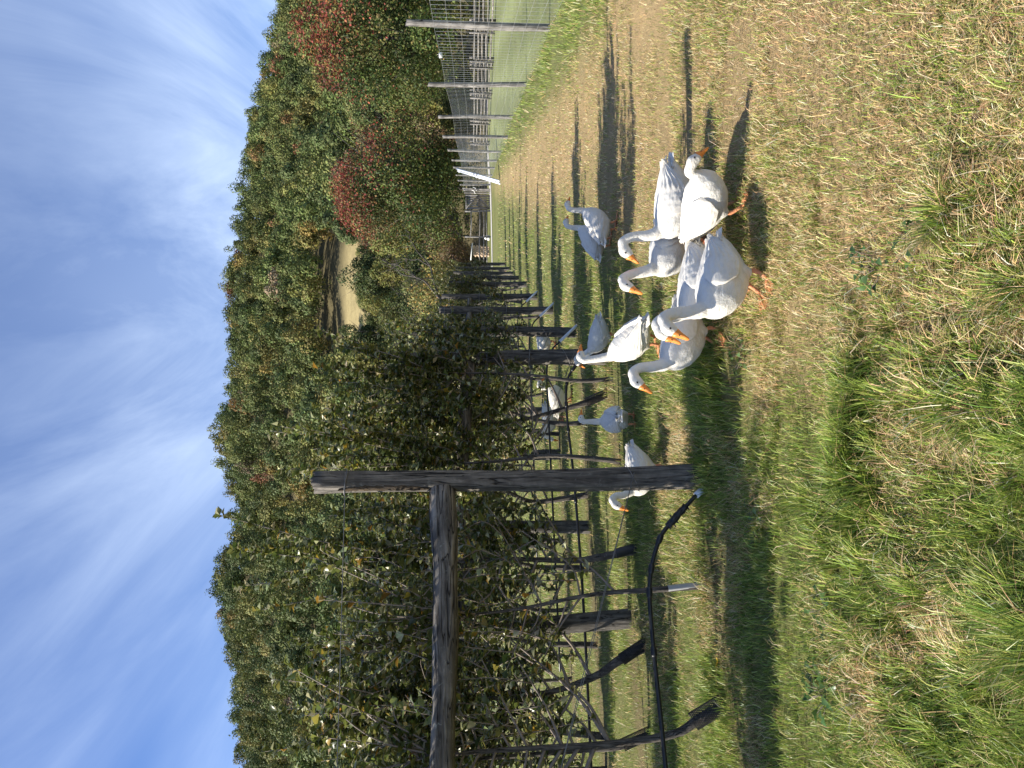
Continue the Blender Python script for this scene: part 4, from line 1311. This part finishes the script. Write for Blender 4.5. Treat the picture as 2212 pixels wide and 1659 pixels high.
    # --- wings
    for sy in (-1, 1):
        ns, ntt = 34, 30
        WV = []
        for i in range(ns + 1):
            u = i / ns
            x = .135 - .415 * u
            zc, hh, hw = st_at(max(x, -.25))
            hh = max(hh, .050); hw = max(hw, .050); zc = zc + max(0, -.12 - x) * .16
            a0 = np.interp(u, [0, .12, .4, .75, 1], [62, 34, 22, 16, 8])
            a1 = np.interp(u, [0, .06, .2, .42, .65, .85, 1], [66, 92, 112, 112, 92, 62, 30])
            for j in range(ntt + 1):
                t = j / ntt
                a = R(a0 + (a1 - a0) * t)
                off = .013 + .010 * math.sin(math.pi * min(1, u * 1.1)) * math.sin(math.pi * (.15 + .7 * t))
                if u > .38:     # long flight feathers laid side by side
                    ff = (t * 6.5 + .6 * u) % 1.0
                    off += (.009 * ff) * smooth01(u, .38, .5)
                if u < .55:     # rows of rounded coverts
                    row = (u * 11 + .22 * math.cos(t * 26 + (int(u * 11) % 2) * 3.1)) % 1.0
                    off += .0055 * row * (1 - smooth01(u, .45, .55)) * smooth01(u, .08, .16)
                if j in (0, ntt): off = -.006
                if i == 0: off = -.006
                sx, cz = math.sin(a), math.cos(a)
                WV.append(pit((x, sy * (hw + off) * abs(sx) ** .85, zc + (hh + off) * cz * (.92 if cz > 0 else 1))))
        WQ = []
        for i in range(ns):
            for j in range(ntt):
                q = (i * (ntt + 1) + j, (i + 1) * (ntt + 1) + j, (i + 1) * (ntt + 1) + j + 1, i * (ntt + 1) + j + 1)
                WQ.append(q if sy > 0 else q[::-1])
        wb = MB().add(WV, WQ)
        # primaries crossing over the rump
        for k in range(5):
            x0 = -.16 - .012 * k; y0 = sy * (.030 + .011 * k); z0 = .345 - .012 * k
            x1 = -.318 + .017 * k + rr.uniform(-.008, .008); y1 = sy * (.004 + .012 * k); z1 = .338 - .006 * k
            pts = [Vector((x0, y0, z0)).lerp(Vector((x1, y1, z1)), f) + Vector((0, 0, .008 * math.sin(f * 3))) for f in (0, .3, .6, .85, 1)]
            wb.tube([pit(p) for p in pts], [.016, .017, .015, .010, .003], 8, flat=.28)
        wb.build('wing', M['flight'], root, True)
    # --- tail fan
    tb = MB()
    for k in range(7):
        a = (k - 3) / 3
        p0 = Vector((-.22, .030 * a, .305 - .01 * abs(a))); p1 = Vector((-.345 + .02 * abs(a), .062 * a, .322 - .012 * abs(a)))
        pts = [p0.lerp(p1, f) for f in (0, .35, .7, .92, 1)]
        tb.tube([pit(p) for p in pts], [.015, .019, .019, .013, .004], 8, flat=.25)
    tb.build('tail', M['flight'], root, True)
    # --- bill
    bv = []; prof = [(.046, .026, .0235, .001), (.058, .0275, .0235, .004), (.074, .021, .0205, .000), (.094, .0145, .0175, -.006), (.114, .0105, .0155, -.010), (.126, .0075, .012, -.013), (.132, .003, .005, -.015)]
    if seed % 2 == 0: prof[1] = (.058, .030, .0245, .006)
    for (x, hh, hw, zo) in prof:
        for k in range(14):
            a = 2 * math.pi * k / 14
            bv.append(tuple(hc + hd * x + hs * (hw * math.sin(a)) + hu * (zo - .004 + hh * math.cos(a))))
    nb = len(prof)
    bq = [(i * 14 + k, i * 14 + (k + 1) % 14, (i + 1) * 14 + (k + 1) % 14, (i + 1) * 14 + k) for i in range(nb - 1) for k in range(14)]
    bv.append(tuple(hc + hd * .133 + hu * -.019)); bt = [((nb - 1) * 14 + k, (nb - 1) * 14 + (k + 1) % 14, len(bv) - 1) for k in range(14)]
    bo = MB().add(bv, bq, bt).build('bill', M['bill'], root, True)
    nos = MB()
    for sy in (-1, 1):
        p = hc + hd * .082 + hu * .007 + hs * sy * .0165
        nos.tube([p - hd * .006, p, p + hd * .006], [.001, .0028, .001], 6)
    nos.build('nostril', M['eye'], bo, True)
    # --- eyes
    for sy in (-1, 1):
        p = hc + hd * .022 + hu * .017 + hs * sy * .0315
        k = 8; EV = []
        mb = MB()
        for ring in range(5):
            a = math.pi * ring / 4
            for j in range(k):
                b = 2 * math.pi * j / k
                EV.append(tuple(p + hs * (sy * .0058 * math.cos(a)) + hd * (.0072 * math.sin(a) * math.cos(b)) + hu * (.0066 * math.sin(a) * math.sin(b))))
        EQ = [(r * k + j, r * k + (j + 1) % k, (r + 1) * k + (j + 1) % k, (r + 1) * k + j) for r in range(4) for j in range(k)]
        mb.add(EV, EQ).build('eye', M['eye'], root, True)
    # --- legs and webbed feet
    for sy, (fx, lift) in zip((-1, 1), feet):
        hip = Vector((-.012, .062 * sy, .125)); hock = Vector((-.03 + fx * .35, .060 * sy, .078)); ank = Vector((fx, .058 * sy, .018 + lift))
        if hock.z < ank.z + .03: hock.z = ank.z + .05
        lp = catmull([hip, hock, ank], 5)
        lo = MB().tube(lp, [.0125, .0125, .0125, .0125, .0135, .0145, .0125, .0115, .0110, .0115, .0125], 10, rough=.05).build('leg', M['leg'], root, True)
        fb = MB()
        toes = [Vector((.098, -.054, 0)), Vector((.122, .002, 0)), Vector((.096, .058, 0))]
        base = ank + Vector((-.004, 0, -.004)); g = Vector((0, 0, .006 + lift - base.z))
        FV = [tuple(base)]; ends = []
        for a in toes:
            e = base + a + g; ends.append(e)
            fb.tube([base, base.lerp(e, .45) + Vector((0, 0, .006)), base.lerp(e, .8) + Vector((0, 0, .004)), e, e + a.normalized() * .010 - Vector((0, 0, .003))], [.0085, .0068, .0062, .005, .0015], 7)
        web = [base + Vector((0, 0, .002)), ends[0] + Vector((0, 0, .002)), ends[0].lerp(ends[1], .5) - toes[1] * .14, ends[1] + Vector((0, 0, .002)), ends[1].lerp(ends[2], .5) - toes[1] * .14, ends[2] + Vector((0, 0, .002))]
        wv = [tuple(p) for p in web] + [tuple(p - Vector((0, 0, .004))) for p in web]
        wt = [(0, 1, 2), (0, 2, 3), (0, 3, 4), (0, 4, 5), (6, 8, 7), (6, 9, 8), (6, 10, 9), (6, 11, 10)]
        fb.add(wv, None, wt)
        fb.tube([base, base + Vector((-.028, .006 * sy, g.z * .6 - .004))], [.006, .003], 6)
        fb.build('foot', M['leg'], lo, True)
    return root

def lift_g(p, dz=0.0): return (p.x, p.y, gz(p.x, p.y) + dz)
NK_UP = [(.10, .28), (.185, .355), (.225, .44), (.232, .53), (.262, .60), (.29, .615)]
def build_geese():
    # front pair, facing left
    goose("largest white goose in front, striding left on orange feet", lift_g(G(1652, 606)), 207,
          [(.10, .29), (.185, .37), (.215, .46), (.222, .545), (.25, .605), (.285, .612)], (.70, -.70, .0), 16, ((.045, 0), (.015, 0)), seed=1)
    goose("white goose close behind the front one, its head mostly hidden", lift_g(G(1600, 612)), 205,
          [(.10, .29), (.19, .36), (.235, .43), (.25, .50), (.285, .55), (.32, .55)], (.70, -.71, .0), 14, ((-.02, 0), (.03, 0)), seed=2)
    goose("white goose at the left of the front group, wing dappled with shade", lift_g(G(1556, 728)), 202,
          [(.10, .28), (.185, .36), (.215, .46), (.222, .545), (.252, .60), (.285, .605)], (.78, -.62, .0), 18, ((.02, 0), (-.02, 0)), seed=3)
    # right group
    goose("white goose of the right trio with a tall upright neck, facing left", lift_g(G(1548, 440)), 183,
          [(.10, .28), (.19, .35), (.225, .44), (.232, .54), (.262, .605), (.295, .612)], (.80, -.60, .0), 6, ((.03, 0), (-.03, 0)), seed=4)
    goose("white goose behind the upright one, breast turned to the camera, bill low", lift_g(G(1530, 536)), 214,
          [(.10, .28), (.185, .36), (.225, .45), (.25, .54), (.29, .605), (.32, .615)], (.72, -.69, .0), 12, ((.02, 0), (-.02, 0)), seed=5)
    goose("white goose of the right trio facing right with its neck tucked down", lift_g(G(1604, 443)), -48,
          [(.10, .27), (.18, .31), (.215, .335), (.222, .37), (.24, .40), (.275, .40)], (.62, -.60, .50), 4, ((.03, 0), (-.02, 0)), scale=.93, seed=6)
    # far pair on the open strip
    a = G(1340, 484)
    goose("nearer white goose of the distant pair on the straw, facing right", lift_g(a), 26,
          [(.10, .28), (.185, .36), (.205, .44), (.205, .52), (.225, .585), (.255, .60)], (.96, -.10, .0), 24, ((.02, 0), (-.02, 0)), scale=.9, seed=7)
    goose("farther white goose of the distant pair on the straw, mostly hidden", lift_g(a + Vector((-.12, .34, 0))), 30,
          [(.10, .28), (.185, .355), (.21, .43), (.215, .50), (.235, .56), (.265, .575)], (.96, -.12, .0), 24, ((.02, 0), (-.02, 0)), scale=.9, seed=8)
    # behind the front group
    goose("white goose with long straight neck and head turned back over its shoulder", lift_g(G(1424, 738)), 128,
          [(.10, .28), (.18, .36), (.215, .45), (.24, .54), (.255, .62), (.262, .655)], (-.25, .10, -.90), 28, ((.02, 0), (-.02, 0)), seed=9)
    goose("white goose in shade by the second end post, neck stretched left", lift_g(G(1336, 726)), 160,
          [(.10, .27), (.19, .34), (.25, .42), (.285, .50), (.325, .545), (.355, .545)], (.62, -.70, .45), 12, ((.02, 0), (-.02, 0)), scale=.82, seed=10)
    goose("white goose grazing far back between the second and third end posts", lift_g(G(1200, 740)), 165,
          [(.10, .27), (.20, .31), (.27, .31), (.33, .25), (.36, .17), (.37, .12)], (.35, -.93, .0), -6, ((.02, 0), (-.02, 0)), seed=11)
    goose("white goose half hidden by the leaning second-row trunk, neck curved", lift_g(G(1236, 862)), 20,
          [(.10, .27), (.18, .35), (.20, .42), (.19, .49), (.215, .545), (.245, .545)], (.75, -.5, .0), 12, ((.02, 0), (-.02, 0)), seed=12)
    goose("white goose far back under the second-row leaves left of the leaning trunk", lift_g(G(1218, 905)), 200,
          [(.10, .27), (.19, .33), (.25, .37), (.30, .36), (.34, .30), (.355, .25)], (.4, -.9, .0), 0, ((.02, 0), (-.02, 0)), seed=13)
    goose("white goose seen from behind in patchy shade, head turned right", lift_g(G(1378, 906)), 100,
          [(.10, .28), (.18, .36), (.205, .45), (.21, .53), (.22, .585), (.225, .61)], (.15, .12, -.95), 14, ((.02, 0), (-.02, 0)), scale=.84, seed=14)
    goose("white goose cut in two by the big front post, bent neck reaching left", lift_g(G(1440, 1018)), 214,
          [(.10, .27), (.19, .33), (.245, .42), (.255, .50), (.29, .545), (.32, .54)], (.62, -.78, .0), 4, ((.02, 0), (-.02, 0)), scale=.88, seed=15)
build_geese()

# ------------------------------------------------------------------ fallen leaves and weeds
def build_litter():
    spots = [(2180, 762, .055, "tan"), (2168, 1378, .06, "pale tan"), (1800, 838, .035, "pink-brown"), (1962, 1388, .04, "tan"), (1978, 1648, .04, "brown"), (2040, 2000, .03, "x"),
             (2128, 1262, .05, "rusty"), (1925, 1285, .03, "pale"), (1660, 975, .03, "rusty brown"), (1560, 1430, .028, "yellow"), (2140, 250, .04, "brown"), (2010, 1420, .035, "tan curled")]
    cols = {"tan": (.48, .32, .18), "pale tan": (.55, .40, .25), "pink-brown": (.5, .33, .24), "brown": (.28, .17, .09), "rusty": (.3, .11, .05), "pale": (.6, .5, .36), "rusty brown": (.33, .16, .08), "yellow": (.6, .42, .05), "tan curled": (.44, .3, .18)}
    where = ["below the geese near the lower edge", "in the near left foreground", "on straw in front of the long grass", "among clover in the left foreground", "at the far left beside weeds", "", "dark among long grass", "by the worn strip at left", "between front post and geese", "under the nearest apple tree", "on the straw at far right", "near the weeds in the left foreground"]
    for k, (v, y, r, kind) in enumerate(spots):
        if kind == "x": continue
        p = G(v, y); rr = random.Random(k)
        V = [(0, 0, .006)]; nseg = 14
        for j in range(nseg):
            a = 2 * math.pi * j / nseg
            q = r * (.75 + .35 * math.cos(a * 2.5 + rr.random()) * (1 if j % 2 else .6)) * rr.uniform(.8, 1.1)
            V.append((q * math.cos(a), q * .75 * math.sin(a), .006 + .35 * q * abs(math.cos(a)) + rr.uniform(0, .012)))
        T = [(0, 1 + j, 1 + (j + 1) % nseg) for j in range(nseg)]
        c = np.array(cols[kind])
        mb = MB().add(V, None, T, np.tile(c, (len(V), 1)) * np.random.default_rng(k).uniform(.8, 1.15, (len(V), 1)))
        mb.tube([(r * .6, 0, .01), (r * 1.2, .01, .02)], .0015, 4, col=c * .7)
        o = mb.build('fallen_leaf', M['grass'])
        o.location = lift_g(p, .012); o.rotation_euler = (rr.uniform(-.3, .3), rr.uniform(-.3, .3), rr.uniform(0, 6))
        tag(o, f"fallen {kind} leaf lying {where[k]}", "leaf", "fallen leaves")
    weeds = [(1785, 1495, .13, 34, "glossy dark broad-leaved weed patch at the left foreground"), (1780, 1320, .10, 16, "small broad-leaved weed in front of the worn strip"), (1640, 1130, .12, 26, "low clover-like weed in front of the big front post's pipe"),
             (1900, 560, .12, 22, "flat green weed on the straw below the front geese"), (1990, 515, .10, 18, "small pale green weed on the straw below the front geese"), (1600, 760, .12, 24, "dark green weed left of the front goose"), (2100, 830, .10, 16, "weed rosette in the long grass of the foreground")]
    for k, (v, y, r, n, lab) in enumerate(weeds):
        p = G(v, y); rg = np.random.default_rng(600 + k)
        a = rg.uniform(0, 6.28, n); rad = r * np.sqrt(rg.random(n))
        B = np.stack([rad * np.cos(a), rad * np.sin(a), rg.uniform(.015, .05, n)], 1)
        D = np.stack([np.cos(a + rg.normal(0, .5, n)), np.sin(a + rg.normal(0, .5, n)), rg.uniform(-.1, .5, n)], 1)
        col = jcol((.065, .125, .035), n, rg, .25, .06)
        V, T, c = leaf_batch(B, D, rg.uniform(.035, .06, n) * (1.25 if k == 0 else 1), col, rg)
        t = empty('weed', lift_g(p)); tag(t, lab, "weed", "broad-leaved weeds")
        MB().add(V, None, T, c).build('leaves', M['leaf'], t)
        sb = MB()
        for b in B: sb.tube([(b[0] * .3, b[1] * .3, -.01), tuple(b)], .0018, 4)
        sb.build('stem', M['twig'], t)
build_litter()
